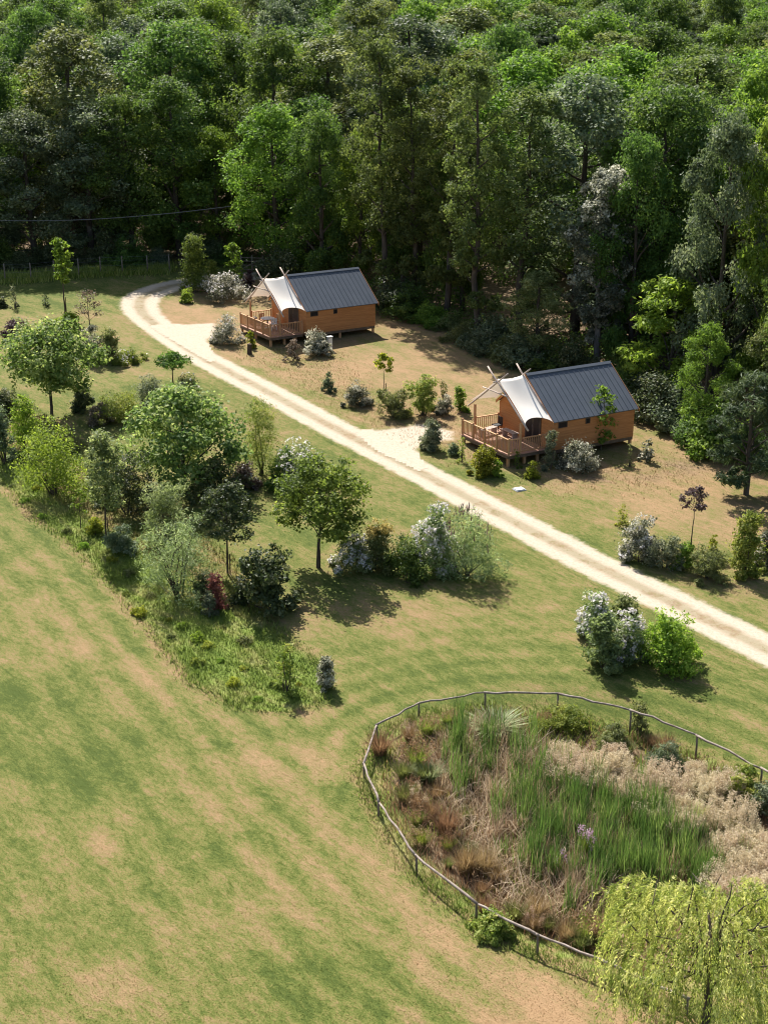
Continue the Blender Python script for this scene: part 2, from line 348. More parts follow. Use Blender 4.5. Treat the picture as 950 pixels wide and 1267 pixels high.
def road_mat():
    m, nt, b = newmat('pale_gravel')
    g = N(nt, 'ShaderNodeGroup', node_tree=GG)
    pos = N(nt, 'ShaderNodeNewGeometry').outputs['Position']
    ac = N(nt, 'ShaderNodeAttribute', attribute_name='across').outputs['Fac']
    ce = N(nt, 'ShaderNodeAttribute', attribute_name='centre').outputs['Fac']
    n2 = noise(nt, pos, 1.3, 5, 0.7, 0.5); n3 = noise(nt, pos, 7.0, 4, 0.7); n4 = noise(nt, pos, 40.0, 2, 0.6); n1 = noise(nt, pos, 0.35, 3, 0.6)
    gr = ramp(nt, math_(nt, 'ADD', math_(nt, 'MULTIPLY', n3, 0.5), math_(nt, 'MULTIPLY', n4, 0.5)),
              [(0.3, (0.32, 0.255, 0.18)), (0.5, (0.45, 0.375, 0.285)), (0.7, (0.55, 0.475, 0.38))])
    soil = ramp(nt, n3, [(0.35, (0.20, 0.135, 0.08)), (0.55, (0.31, 0.225, 0.14)), (0.75, (0.42, 0.335, 0.235))])
    wear = math_(nt, 'MULTIPLY', ce, maprange(nt, math_(nt, 'ADD', math_(nt, 'MULTIPLY', n2, 0.7), math_(nt, 'MULTIPLY', n1, 0.4)), 0.50, 0.68))
    gr = mixc(nt, math_(nt, 'MULTIPLY', ce, 0.62), gr, (0.21, 0.178, 0.092))
    gr = mixc(nt, wear, gr, soil)
    tuft = math_(nt, 'MULTIPLY', ce, maprange(nt, math_(nt, 'ADD', math_(nt, 'MULTIPLY', n2, 0.5), math_(nt, 'MULTIPLY', n3, 0.5)), 0.52, 0.62))
    gr = mixc(nt, math_(nt, 'MULTIPLY', tuft, 0.75), gr, (0.16, 0.15, 0.06))
    e = math_(nt, 'ADD', ac, math_(nt, 'MULTIPLY', math_(nt, 'SUBTRACT', n2, 0.5), 0.42))
    e = math_(nt, 'ADD', e, math_(nt, 'MULTIPLY', math_(nt, 'SUBTRACT', n3, 0.5), 0.3))
    c = mixc(nt, maprange(nt, e, 0.64, 0.90), gr, g.outputs[0])
    nt.links.new(c, b.inputs['Base Color']); b.inputs['Roughness'].default_value = 0.95; b.inputs['Specular IOR Level'].default_value = 0.1
    bp = N(nt, 'ShaderNodeBump'); bp.inputs['Strength'].default_value = 0.5; bp.inputs['Distance'].default_value = 0.03
    nt.links.new(math_(nt, 'ADD', n3, n4), bp.inputs['Height']); nt.links.new(bp.outputs[0], b.inputs['Normal'])
    return m
M['road'] = road_mat()

# ------------------------------------------------------------------ zones of the ground
STRIP = poly_px([(-60, 545), (0, 590), (50, 640), (110, 690), (185, 772), (240, 842), (300, 876), (350, 882), (392, 868), (412, 848),
                 (395, 828), (350, 790), (300, 752), (250, 735), (180, 690), (140, 672), (70, 618), (0, 560), (-60, 500)])
STRIPLINE = poly_px([(-200, 420), (0, 600), (110, 695), (240, 850), (380, 1000), (520, 1140), (700, 1267)])
DRY = poly_px([(185, 378), (215, 362), (300, 350), (330, 338), (470, 380), (560, 395), (640, 430), (800, 500), (1000, 600), (1000, 700),
               (840, 655), (700, 605), (600, 570), (450, 525), (330, 470), (250, 432), (200, 402)])
SEMI = poly_px([(560, 560), (700, 600), (1000, 690), (1000, 800), (800, 700), (640, 630)])
EDGE = np.array([gp(u, v)[:2] for u, v in [(-500, 318), (0, 322), (200, 318), (300, 325), (340, 333), (470, 372), (540, 402), (590, 432), (650, 452),
                                          (740, 462), (800, 492), (850, 535), (900, 552), (960, 575), (1300, 640)]])
POND = poly_px([(769, 1212), (665, 1172), (589, 1134), (556, 1112), (515, 1076), (485, 1036), (470, 1008), (454, 968), (455, 945), (466, 918),
                (518, 890), (600, 878), (690, 880), (780, 902), (862, 934), (942, 976), (1050, 1050), (1080, 1160), (960, 1240)])
TAN = [(330, 930, 3.4, .26), (60, 760, 3.0, .22), (200, 830, 2.0, .22), (560, 1190, 3.0, .30), (640, 1240, 2.0, .25), (100, 1230, 3.0, .28),
       (500, 760, 3.0, .22), (620, 740, 2.0, .15), (430, 690, 1.5, .2), (300, 1120, 2.5, .18), (480, 940, 2, .16), (200, 1010, 2, .14), (700, 1260, 2.5, .3),
       (200, 395, 4, .18), (160, 450, 3, .22), (150, 400, 3, .16), (60, 390, 4, .16), (420, 620, 3, .12)]
GREEN = [(80, 880, 2.5, .22), (110, 950, 2.5, .25), (200, 900, 1.8, .2), (560, 850, 3.0, .22), (700, 850, 3, .15), (420, 570, 3, .12), (60, 350, 9, .28),
         (620, 700, 2.5, .2), (880, 850, 4, .12), (420, 1040, 2, .12), (250, 1180, 2.5, .14), (560, 1040, 1.5, .1), (30, 1000, 2, .12)]
TANW = [(gp(u, v), r, a) for u, v, r, a in TAN] + [(gp(u, v), r, -a) for u, v, r, a in GREEN]
def forest_depth(x, y):
    ex = np.interp(x, EDGE[:, 0], EDGE[:, 1]); return np.asarray(y) - ex
def zones(x, y):
    x = np.asarray(x, float); y = np.asarray(y, float)
    dry = 0.36 + 0 * x
    for p, r, a in TANW: dry = dry + 0.75 * a * np.exp(-(((x - p[0]) ** 2 + (y - p[1]) ** 2) / (r * r)))
    dry = dry + 0.36 * (1 - sstep(-1.5, 1.5, sdist(DRY, x, y))) + 0.12 * (1 - sstep(-1.5, 1.5, sdist(SEMI, x, y)))
    lush = 1 - sstep(-0.6, 0.5, sdist(STRIP, x, y))
    pd = sdist(POND, x, y)
    lush = np.maximum(lush, 0.75 * (1 - sstep(0.0, 0.7, np.abs(pd + 0.2))))
    lit = sstep(-2.5, 1.5, forest_depth(x, y))
    lit = np.maximum(lit, 0.85 * (1 - sstep(-1.2, -0.3, pd)))
    for u, v, r, a in ((840, 578, 2.6, .55), (800, 590, 2.0, .45), (690, 590, 2.0, .5), (740, 590, 2, .5), (620, 585, 1.8, .4), (400, 450, 2.4, .35),
                       (340, 440, 2.0, .35), (500, 510, 2.2, .38), (560, 505, 1.6, .35), (440, 420, 3, .3)):
        p = BED.setdefault((u, v), gp(u, v)); lit = np.maximum(lit, a * np.exp(-(((x - p[0]) ** 2 + (y - p[1]) ** 2) / (r * r))))
    stripe = np.minimum(line_dist(STRIPLINE, x, y), np.abs(pd) * 1.0 + 0.0)
    return dict(dry=dry, lush=lush, litter=lit, stripe=stripe)
BED = {}
def set_zone(mesh, x, y):
    for k, v in zones(x, y).items():
        a = mesh.attributes.new(k, 'FLOAT', 'POINT'); a.data.foreach_set('value', v.astype(np.float32))

# ------------------------------------------------------------------ ground sheet
def grid_axis(lo, hi, step, far):
    a = np.arange(lo, hi + 1e-6, step)
    g = np.array([3, 7, 13, 22, 36, 60, 100, 170, 300, 600, 1200.0]); g = g[g < far]
    return np.concatenate([lo - g[::-1], a, hi + g])
gx = grid_axis(-42, 42, 0.6, 1300); gy = grid_axis(26, 140, 0.6, 2500)
X, Y = np.meshgrid(gx, gy); nx, ny = len(gx), len(gy)
idx = np.arange(nx * ny).reshape(ny, nx)
Q = np.stack([idx[:-1, :-1], idx[:-1, 1:], idx[1:, 1:], idx[1:, :-1]], -1).reshape(-1, 4)
mb = MB().add(np.stack([X.ravel(), Y.ravel(), gz(X, Y).ravel()], 1), Q)
gm = mb.mesh('ground', M['ground'], smooth=True, attr=None); set_zone(gm, X.ravel(), Y.ravel())
tag(link('ground', gm), kind='structure')

# ------------------------------------------------------------------ gravel track with its parking bays
def catmull(P, n):
    P = np.asarray(P, float); out = []
    for i in range(len(P) - 1):
        p0 = P[max(i - 1, 0)]; p1 = P[i]; p2 = P[i + 1]; p3 = P[min(i + 2, len(P) - 1)]
        for t in np.linspace(0, 1, n, endpoint=False):
            out.append(0.5 * ((2 * p1) + (-p0 + p2) * t + (2 * p0 - 5 * p1 + 4 * p2 - p3) * t * t + (-p0 + 3 * p1 - 3 * p2 + p3) * t ** 3))
    out.append(P[-1]); return np.array(out)
RC = [(1500, 1075), (1200, 928), (1060, 860), (950, 805), (860, 760), (776, 719), (700, 680), (650, 653), (590, 622), (530, 590), (447, 547), (390, 517), (335, 487), (285, 461),
      (240, 436), (200, 408), (176, 386), (176, 369), (205, 356), (245, 348), (285, 344), (318, 341), (345, 338)]
RCW = catmull(poly_px(RC), 8)
def ribbon(C, half, lift, name):
    T = np.gradient(C, axis=0); T /= np.linalg.norm(T, axis=1)[:, None]
    Nn = np.stack([-T[:, 1], T[:, 0]], 1)
    ks = np.linspace(-1, 1, 17)
    half = np.broadcast_to(half, (len(C),))
    P = C[:, None] + Nn[:, None] * (ks[None, :, None] * half[:, None, None])
    x, y = P[..., 0].ravel(), P[..., 1].ravel()
    n, k = len(C), len(ks); idx = np.arange(n * k).reshape(n, k)
    Q = np.stack([idx[:-1, :-1], idx[:-1, 1:], idx[1:, 1:], idx[1:, :-1]], -1).reshape(-1, 4)
    m = MB().add(np.stack([x, y, gz(x, y) + lift], 1), Q).mesh(name, M['road'], smooth=True, attr=None)
    set_zone(m, x, y)
    ac = np.abs(np.tile(ks, n)) ; a = m.attributes.new('across', 'FLOAT', 'POINT'); a.data.foreach_set('value', ac.astype(np.float32))
    ce = 1 - sstep(0.10, 0.34, ac); a = m.attributes.new('centre', 'FLOAT', 'POINT'); a.data.foreach_set('value', ce.astype(np.float32))
    return tag(link(name, m), kind='structure')
vv = np.linspace(0, 1, len(RCW))
ribbon(RCW, 1.52 + 0.5 * np.exp(-((RCW[:, 1] - 118) / 8) ** 2), 0.012, 'gravel_track')
def bay(pts, name):
    poly = poly_px(pts); c = poly.mean(0)
    lo, hi = poly.min(0) - 1, poly.max(0) + 1
    ax, ay = np.arange(lo[0], hi[0], 0.2), np.arange(lo[1], hi[1], 0.2)
    X, Y = np.meshgrid(ax, ay); d = sdist(poly, X, Y)
    idx = np.arange(X.size).reshape(X.shape)
    Q = np.stack([idx[:-1, :-1], idx[:-1, 1:], idx[1:, 1:], idx[1:, :-1]], -1).reshape(-1, 4)
    keep = (d.ravel()[Q] < 0.45).all(1); Q = Q[keep]
    used = np.unique(Q); rm = np.zeros(X.size, int); rm[used] = np.arange(len(used))
    x, y = X.ravel()[used], Y.ravel()[used]
    m = MB().add(np.stack([x, y, gz(x, y) + 0.022], 1), rm[Q]).mesh(name, M['road'], smooth=True, attr=None)
    set_zone(m, x, y)
    ac = 0.8 + d.ravel()[used] * 0.5
    ac = np.minimum(ac, 0.3 + 0.6 * sstep(1.2, 2.0, line_dist(RCW, x, y)))
    a = m.attributes.new('across', 'FLOAT', 'POINT'); a.data.foreach_set('value', ac.astype(np.float32))
    a = m.attributes.new('centre', 'FLOAT', 'POINT'); a.data.foreach_set('value', np.zeros(len(used), np.float32))
    tag(link(name, m), kind='structure')
bay([(190, 404), (225, 402), (264, 400), (269, 408), (253, 427), (262, 446), (225, 425)], 'parking_bay')
bay([(447, 535), (490, 530), (526, 525), (562, 535), (560, 545), (530, 547), (509, 560), (520, 580), (470, 556)], 'parking_bay')

# ------------------------------------------------------------------ foliage builders
def unit(v): return v / (np.linalg.norm(v, axis=-1, keepdims=True) + 1e-9)
def rdir(rng, n): return unit(rng.normal(size=(n, 3)))
def leaf_cards(rng, P, Nn, size, aspect, tint, mb, jitter=0.35):
    n = len(P)
    L = size * (1 + jitter * rng.uniform(-1, 1, n))[:, None]; W = L * aspect
    t = unit(np.cross(Nn, rdir(rng, n))); b = np.cross(Nn, t)
    V = np.stack([P - t * L * 0.5, P + b * W * 0.5 + Nn * W * 0.12, P + t * L * 0.5, P - b * W * 0.5 + Nn * W * 0.12], 1).reshape(-1, 3)
    mb.add(V, np.arange(4 * n).reshape(n, 4), A=np.repeat(tint, 4))
def clumps(rng, C, rad, nsub, nleaf, leaf, aspect, mb, subr=0.32, flat=0.75, up=0.45, tintc=None, shell=0.75, spread=0.55):
    """leaf clumps: a big blob C/rad -> nsub small clumps on it -> nleaf leaves each"""
    for c, r in zip(C, rad):
        d = rdir(rng, nsub)
        rr = shell + (1.05 - shell) * rng.uniform(0, 1, nsub)
        sc_ = c + d * (rr * r)[:, None] * np.array([1, 1, flat])
        sr = subr * r * rng.uniform(0.6, 1.3, nsub)
        P = (sc_[:, None] + rng.normal(size=(nsub, nleaf, 3)) * (sr[:, None, None] * spread) * np.array([1, 1, 0.7])).reshape(-1, 3)
        dd = np.repeat(d, nleaf, 0)
        Nn = unit(dd * 0.55 + np.array([0, 0, up]) + rng.normal(size=(nsub * nleaf, 3)) * 0.55)
        tb = rng.uniform(0.25, 0.6)
        t = np.clip(tb + np.repeat(rng.normal(0, 0.19, nsub), nleaf) + rng.normal(0, 0.15, nsub * nleaf), 0, 1)
        leaf_cards(rng, P, Nn, leaf, aspect, t, mb)
def branch(rng, a, b, r0, r1, mb, sag=0.12, n=5, sides=6):
    a = np.asarray(a, float); b = np.asarray(b, float); t = np.linspace(0, 1, n)[:, None]
    off = rng.normal(size=3) * np.linalg.norm(b - a) * sag
    P = a + (b - a) * t + off * np.sin(np.pi * t)
    mb.tube(P, r0 + (r1 - r0) * t[:, 0], sides, cap=False)
    return P
def make_tree(seed, h, w, cb, mat, leaf=0.3, aspect=0.62, nmaj=13, nsub=20, nleaf=26, shape='round', bark='bark', trunk_r=None, flat=0.75, subr=0.34, low=0.0, lean=0.3, spread=0.55):
    """trunk mesh and crown mesh of a tree h tall, w wide, crown from cb*h up"""
    rng = np.random.default_rng(seed)
    tr = trunk_r or 0.017 * h
    t = np.linspace(0, 1, 9)
    top = h * 0.9
    off = np.cumsum(rng.normal(0, 0.018 * h * lean, (9, 2)), 0); off -= off[0]
    TP = np.concatenate([off, (t * top)[:, None]], 1); TP[0, 2] = -0.25
    tmb = MB(); tmb.tube(TP, tr * (1.15 - 0.95 * t), 9, cap=False)
    def trunk_at(z):
        return np.array([np.interp(z, TP[:, 2], TP[:, 0]), np.interp(z, TP[:, 2], TP[:, 1]), z])
    C, rad = [], []
    for i in range(nmaj):
        f = (i + rng.uniform(0.2, 0.8)) / nmaj
        if shape == 'round':
            z = cb + (1 - cb) * (0.08 + 0.80 * f); prof = math.sin(math.pi * min(1, 0.16 + 0.80 * f)) ** 0.7
            r = w / 2 * rng.uniform(0.20, 0.34)
        elif shape == 'tall':
            z = cb + (1 - cb) * (0.05 + 0.87 * f); prof = (0.55 + 0.45 * math.sin(math.pi * f)) * rng.uniform(0.6, 1.1)
            r = w / 2 * rng.uniform(0.26, 0.42)
        elif shape == 'cone':
            z = cb + (1 - cb) * (0.03 + 0.90 * f); prof = 1.05 - 0.9 * f; r = w / 2 * (0.34 - 0.18 * f)
        else:   # flat, umbrella-like
            z = cb + (1 - cb) * (0.35 + 0.4 * rng.uniform(0, 1)); prof = rng.uniform(0.3, 1.0); r = w / 2 * rng.uniform(0.25, 0.36)
        a = i * 2.399 + rng.uniform(-0.5, 0.5)
        R_ = max(0.0, (w / 2 - r * 0.85) * prof) * rng.uniform(0.65, 1.0)
        c = trunk_at(z * h) + np.array([math.cos(a) * R_, math.sin(a) * R_, 0])
        C.append(c); rad.append(r)
        za = max(cb * h * 0.75, z * h - R_ * rng.uniform(0.5, 1.0)); za = min(za, top * 0.96)
        if R_ > 0.25 * r:
            k = np.interp(za, TP[:, 2], tr * (1.15 - 0.95 * t))
            branch(rng, trunk_at(za), c, k * 0.55, k * 0.12, tmb)
    C.append(trunk_at(h * 0.9)); rad.append(w / 2 * 0.26)
    for i in range(int(low)):   # a few low twiggy clumps
        a = rng.uniform(0, 6.28); z = rng.uniform(0.12, cb + 0.05) * h; R_ = w * rng.uniform(0.12, 0.32)
        c = trunk_at(z) + np.array([math.cos(a) * R_, math.sin(a) * R_, 0]); C.append(c); rad.append(w * 0.10)
        branch(rng, trunk_at(z - R_ * 0.4), c, tr * 0.25, tr * 0.06, tmb)
    cmb = MB(); clumps(rng, C, rad, nsub, nleaf, leaf, aspect, cmb, flat=flat, subr=subr, spread=spread)
    cmb_shift = max(v[:, 2].max() for v in cmb.V)
    if cmb_shift > h * 1.02:
        for v in cmb.V: v[:, 2] *= h * 1.02 / cmb_shift
    return tmb.mesh('trunk', M[bark], smooth=True), cmb.mesh('crown', M[mat])
def make_shrub(seed, h, w, mat, leaf=0.11, aspect=0.55, cov=2.3, shape='dome', nmaj=8, stems=5, flowers=None, fl_n=150, bark='bark'):
    rng = np.random.default_rng(seed)
    C, rad = [], []
    for i in range(nmaj):
        a = i * 2.399 + rng.uniform(-.6, .6)
        if shape == 'dome':
            f = math.sqrt((i + 0.5) / nmaj); r = 0.30 * min(w, h * 1.3) * rng.uniform(0.6, 1.25); z = h * (0.80 - 0.62 * f) * rng.uniform(0.8, 1.12)
            R_ = max(0, w / 2 - r * 0.8) * f
        elif shape == 'column':
            f = (i + 0.5) / nmaj; r = 0.34 * w * rng.uniform(0.85, 1.15) * (1 - 0.45 * abs(f - .4)); z = h * (0.12 + 0.80 * f)
            R_ = max(0, w / 2 - r) * rng.uniform(0.3, 1) * (1.1 - 0.8 * f)
        else:      # 'spray' vase of upright shoots
            f = rng.uniform(0.2, 1); r = 0.22 * w * rng.uniform(0.8, 1.2); z = h * (0.18 + 0.70 * (i + 0.5) / nmaj); R_ = max(0, w / 2 - r * .7) * f
        C.append(np.array([math.cos(a) * R_, math.sin(a) * R_, max(z, r * 0.45)])); rad.append(r)
    for i in range(5 if shape == 'dome' else 3):
        a = rng.uniform(0, 6.28); r = w * rng.uniform(0.10, 0.20); q = w * rng.uniform(0.3, 0.58)
        C.append(np.array([math.cos(a) * q, math.sin(a) * q, min(h * 0.3, r * rng.uniform(0.5, 1.2))])); rad.append(min(r, h * 0.35))
    C = np.array(C); rad = np.array(rad)
    zt = (C[:, 2] + rad * 0.85).max(); C[:, 2] *= h / zt
    w *= 1.12; C[:, :2] *= 1.12; rad *= 1.08
    area = (4 * np.pi * rad ** 2).sum() * 0.6
    n = int(np.clip(cov * area / (leaf * leaf * aspect * 0.5), 120, 7000))
    nsub = 14; nleaf = max(3, int(n / (nsub * len(C))))
    cmb = MB(); clumps(rng, C, rad, nsub, nleaf, leaf, aspect, cmb, flat=0.85, shell=0.6, subr=0.42)
    smb = MB()
    for i in range(stems):
        c = C[rng.integers(len(C))]
        branch(rng, (rng.normal(0, 0.05 * w), rng.normal(0, 0.05 * w), -0.1), c, 0.012 + 0.012 * h, 0.004, smb, 0.08, 4, 5)
    fm = None
    if flowers:
        fmb = MB(); k = rng.integers(len(C), size=fl_n); d = rdir(rng, fl_n); d[:, 2] = np.abs(d[:, 2]) * 0.9 + 0.1; d = unit(d)
        P = C[k] + d * (rad[k] * 1.05)[:, None] * np.array([1, 1, .9])
        P = np.repeat(P, 4, 0) + rng.normal(0, 0.05, (fl_n * 4, 3))
        leaf_cards(rng, P, unit(np.repeat(d, 4, 0) + rng.normal(0, .5, (fl_n * 4, 3))), 0.12, 0.75, rng.uniform(0.2, 1, fl_n * 4), fmb)
        fm = fmb.mesh('flowers', M[flowers])
    return smb.mesh('stem', M[bark], smooth=True), cmb.mesh('foliage', M[mat]), fm
def blades(rng, P, H, W, lean, tint, mb, curve=0.5, segs=3, dirs=None):
    """grass blades as tapered, bending strips"""
    n = len(P); H = np.broadcast_to(H, (n,)); W = np.broadcast_to(W, (n,))
    a = rng.uniform(0, 2 * np.pi, n) if dirs is None else dirs
    ld = np.stack([np.cos(a), np.sin(a), np.zeros(n)], 1); sd = np.stack([-np.sin(a), np.cos(a), np.zeros(n)], 1)
    lv = np.broadcast_to(lean, (n,)); V = []
    for k in range(segs + 1):
        t = k / segs
        horiz = lv * H * (t * (1 - curve) + curve * t * t)
        z = H * (t - 0.5 * curve * np.minimum(lv, 1.3) * t * t * 0.8)
        c = P + ld * horiz[:, None] + np.array([0, 0, 1]) * z[:, None]
        if k < segs:
            w = (W * (1 - 0.55 * t))[:, None] / 2; V += [c - sd * w, c + sd * w]
        else: V.append(c)
    m = 2 * segs + 1; V = np.stack(V, 1).reshape(-1, 3); base = np.arange(n)[:, None] * m
    Q = [base + np.array([2 * k, 2 * k + 1, 2 * k + 3, 2 * k + 2]) for k in range(segs - 1)]
    mb.add(V, np.vstack(Q) if Q else None, base + np.array([2 * segs - 2, 2 * segs - 1, 2 * segs]), A=np.repeat(tint, m))
# ------------------------------------------------------------------ cabins
RIDGE, EAVE, HALF, LEN, FLOOR, WY = 4.40, 2.23, 2.86, 6.03, 0.54, 2.70
def siding_side(y, x0, x1, z0, z1):
    mb = MB(); z = z0; s = 1 if y > 0 else -1
    while z < z1 - 0.02:
        b = min(0.15, z1 - z); o = 0.012
        V = [(x0, y + s * 0.02, z), (x1, y + s * 0.02, z), (x1, y + s * 0.004, z + b), (x0, y + s * 0.004, z + b),
             (x0, y - s * 0.04, z), (x1, y - s * 0.04, z), (x1, y - s * 0.04, z + b), (x0, y - s * 0.04, z + b)]
        mb.add(V, [(0, 1, 2, 3), (4, 7, 6, 5), (0, 4, 5, 1), (3, 2, 6, 7), (0, 3, 7, 4), (1, 5, 6, 2)]); z += b
    return mb
def siding_gable(x, z0):
    mb = MB(); z = z0; s = 1 if x > 3 else -1
    def hw(z): return min(WY - 0.045, max(0.0, (RIDGE - 0.14 - z) * HALF / (RIDGE - EAVE)))
    while z < RIDGE - 0.2:
        b = 0.15; w0, w1 = hw(z), hw(z + b)
        V = [(x + s * 0.02, -w0, z), (x + s * 0.02, w0, z), (x + s * 0.004, w1, z + b), (x + s * 0.004, -w1, z + b),
             (x - s * 0.04, -w0, z), (x - s * 0.04, w0, z), (x - s * 0.04, w1, z + b), (x - s * 0.04, -w1, z + b)]
        mb.add(V, [(0, 1, 2, 3), (4, 7, 6, 5), (0, 4, 5, 1), (3, 2, 6, 7), (0, 3, 7, 4), (1, 5, 6, 2)]); z += b
    return mb
def roof_z(y): return RIDGE - abs(y) * (RIDGE - EAVE) / HALF
def make_cabin(label, loc, rz, seed):
    rng = np.random.default_rng(seed)
    t = thing('cabin', label, 'cabin', loc, rz, 'canvas-fronted wooden cabins along the track')
    link('wall', siding_side(-WY, 0.12, 5.85, FLOOR, 2.20).mesh('wall', M['cabin_wood']), t)
    link('wall', siding_side(WY, 0.12, 5.85, FLOOR, 2.20).mesh('wall', M['cabin_wood']), t)
    link('gable_wall', siding_gable(0.14, FLOOR).mesh('gable_wall', M['cabin_wood']), t)
    link('gable_wall', siding_gable(5.83, FLOOR).mesh('gable_wall', M['cabin_wood']), t)
    mb = MB()
    for y in (-WY + 0.05, 0, WY - 0.05): mb.box((2.98, y, FLOOR - 0.10), (5.7, 0.09, 0.19))
    for x in np.linspace(0.2, 5.75, 8): mb.box((x, 0, FLOOR - 0.085), (0.07, 2 * WY - 0.25, 0.15))
    link('floor_frame', mb.mesh('floor_frame', M['frame_wood']), t)
    link('floor', MB().box((2.98, 0, FLOOR - 0.004), (5.6, 2 * WY - 0.12, 0.03)).mesh('floor', M['deck']), t)
    st = MB().box((0, 0, -0.1), (0.14, 0.14, 0.87)).mesh('stilt', M['rail_wood'])
    for x, y in [(0.25, -2.6), (2.9, -2.6), (5.72, -2.6), (0.25, 2.6), (2.9, 2.6), (5.72, 2.6), (-2.5, -2.1), (-2.5, 2.45), (-1.4, -2.1), (-0.5, -2.1), (-2.5, 0.2), (-1.0, 2.45)]:
        link('stilt', st, t, (x, y, 0))
    # standing-seam roof, each slope a slab with ribs
    for s in (-1, 1):
        mb = MB(); th = 0.07; nrm = np.array([0, s * (RIDGE - EAVE), HALF]); nrm /= np.linalg.norm(nrm)
        a = np.array([0, s * 0.001, RIDGE]); b = np.array([0, s * HALF, EAVE])
        V = []
        for x in (0, LEN):
            for p in (a, b): V += [p + (x, 0, 0), p + (x, 0, 0) - nrm * th]
        mb.add(V, [(0, 2, 6, 4), (1, 5, 7, 3), (0, 1, 3, 2), (4, 6, 7, 5), (2, 3, 7, 6), (0, 4, 5, 1)])
        rf = link('roof_slope', mb.mesh('roof_slope', M['roof']), t)
        rb = MB()
        for x in np.arange(0.0, LEN + 0.01, LEN / 17):
            w = 0.022; P = []
            for px in (x - w, x + w):
                px = min(max(px, 0.003), LEN - 0.003)
                for p in (a * (1, 1, 1) + (0, s * 0.18, -0.18 * (RIDGE - EAVE) / HALF), b + (0, s * 0.004, -0.003)):
                    P += [p + (px, 0, 0) + nrm * 0.022, p + (px, 0, 0) - nrm * 0.01]
            rb.add(P, [(0, 2, 6, 4), (0, 1, 3, 2), (4, 6, 7, 5), (2, 3, 7, 6), (0, 4, 5, 1)])
        link('seams', rb.mesh('seams', M['roof']), rf)
    mb = MB()
    for s in (-1, 1):
        mb.add([(-0.01, 0, RIDGE + 0.055), (LEN + 0.01, 0, RIDGE + 0.055), (LEN + 0.01, s * 0.16, roof_z(0.16) + 0.06), (-0.01, s * 0.16, roof_z(0.16) + 0.06)], [(0, 1, 2, 3) if s < 0 else (3, 2, 1, 0)])
    link('ridge_cap', mb.mesh('ridge_cap', M['roof']), t)
    for x, nm in ((-0.025, 'fascia'), (LEN + 0.025, 'fascia')):
        mb = MB()
        for s in (-1, 1):
            a = np.array([x, 0, RIDGE]); b = np.array([x, s * (HALF + 0.02), EAVE - 0.015]); d = 0.02; dz = np.array([0, 0, 0.17])
            V = []
            for e in (-d, d):
                for p in (a, b): V += [p + (e, 0, 0), p + (e, 0, 0) - dz]
            mb.add(V, [(0, 2, 3, 1), (4, 5, 7, 6), (0, 4, 6, 2), (1, 3, 7, 5), (2, 6, 7, 3)])
        link(nm, mb.mesh(nm, M['cabin_wood']), t)
    for x0, x1, z0, z1 in ((0.42, 1.04, 1.80, 2.15), (2.32, 2.64, 1.80, 2.13)):
        w = link('window', MB().box(((x0 + x1) / 2, -WY - 0.022, (z0 + z1) / 2), (x1 - x0, 0.05, z1 - z0)).mesh('window', M['winframe']), t)
        link('pane', MB().box(((x0 + x1) / 2, -WY - 0.05, (z0 + z1) / 2), (x1 - x0 - 0.08, 0.012, z1 - z0 - 0.08)).mesh('pane', M['window']), w)
    d = link('door', MB().box((0.10, -0.75, FLOOR + 1.0), (0.05, 1.5, 2.0)).mesh('door', M['winframe']), t)
    for y in (-1.1, -0.4): link('pane', MB().box((0.068, y, FLOOR + 1.02), (0.012, 0.52, 1.7)).mesh('pane', M['window']), d)
    link('handle', MB().box((0.06, -0.72, FLOOR + 1.0), (0.04, 0.03, 0.14)).mesh('handle', M['wire']), d)
    # deck
    mb = MB(); y = -2.34
    while y < 2.62:
        mb.box((-1.29, y + 0.066, FLOOR - 0.015), (2.72, 0.132, 0.03)); y += 0.14
    link('deck_boards', mb.mesh('deck_boards', M['deck']), t)
    mb = MB().box((-1.3, -2.27, FLOOR - 0.125), (2.6, 0.06, 0.18)).box((-1.3, 2.55, FLOOR - 0.125), (2.6, 0.06, 0.18))
    mb.box((-2.59, 0.14, FLOOR - 0.125), (0.06, 4.76, 0.18)).box((-1.3, 0.14, FLOOR - 0.13), (0.06, 4.7, 0.17))
    link('deck_frame', mb.mesh('deck_frame', M['frame_wood']), t)
    rp = MB().box((0, 0, 0.49), (0.095, 0.095, 0.98)).mesh('railing_post', M['rail_wood'])
    for x, y in [(-2.56, 2.55), (-2.56, 0.2), (-2.56, -2.25), (-0.02, -2.25), (-0.02, 2.6), (-1.62, 2.6), (-2.56, -1.05), (-2.56, 1.4)]: link('railing_post', rp, t, (x, y, FLOOR))
    bal = MB().box((0, 0, 0.46), (0.03, 0.045, 0.76)).mesh('baluster', M['rail_wood'])
    for (x0, y0, x1, y1) in [(-2.56, 2.50, -2.56, 0.25), (-2.56, 0.15, -2.56, -2.2), (-2.51, -2.25, -1.86, -2.25), (-1.7, -2.25, -0.07, -2.25), (-1.57, 2.6, -0.07, 2.6)]:
        L = math.hypot(x1 - x0, y1 - y0); mb = MB(); mx, my = (x0 + x1) / 2, (y0 + y1) / 2
        sx, sy = (0.045, L) if x0 == x1 else (L, 0.045)
        mb.box((mx, my, FLOOR + 0.88), (sx + (0.05 if x0 == x1 else 0), sy + (0.05 if y0 == y1 else 0), 0.05))
        r = link('railing', mb.mesh('railing', M['rail_wood']), t)
        link('bottom_rail', MB().box((mx, my, FLOOR + 0.12), (sx, sy, 0.06)).mesh('bottom_rail', M['rail_wood']), r)
        n = int(L / 0.135)
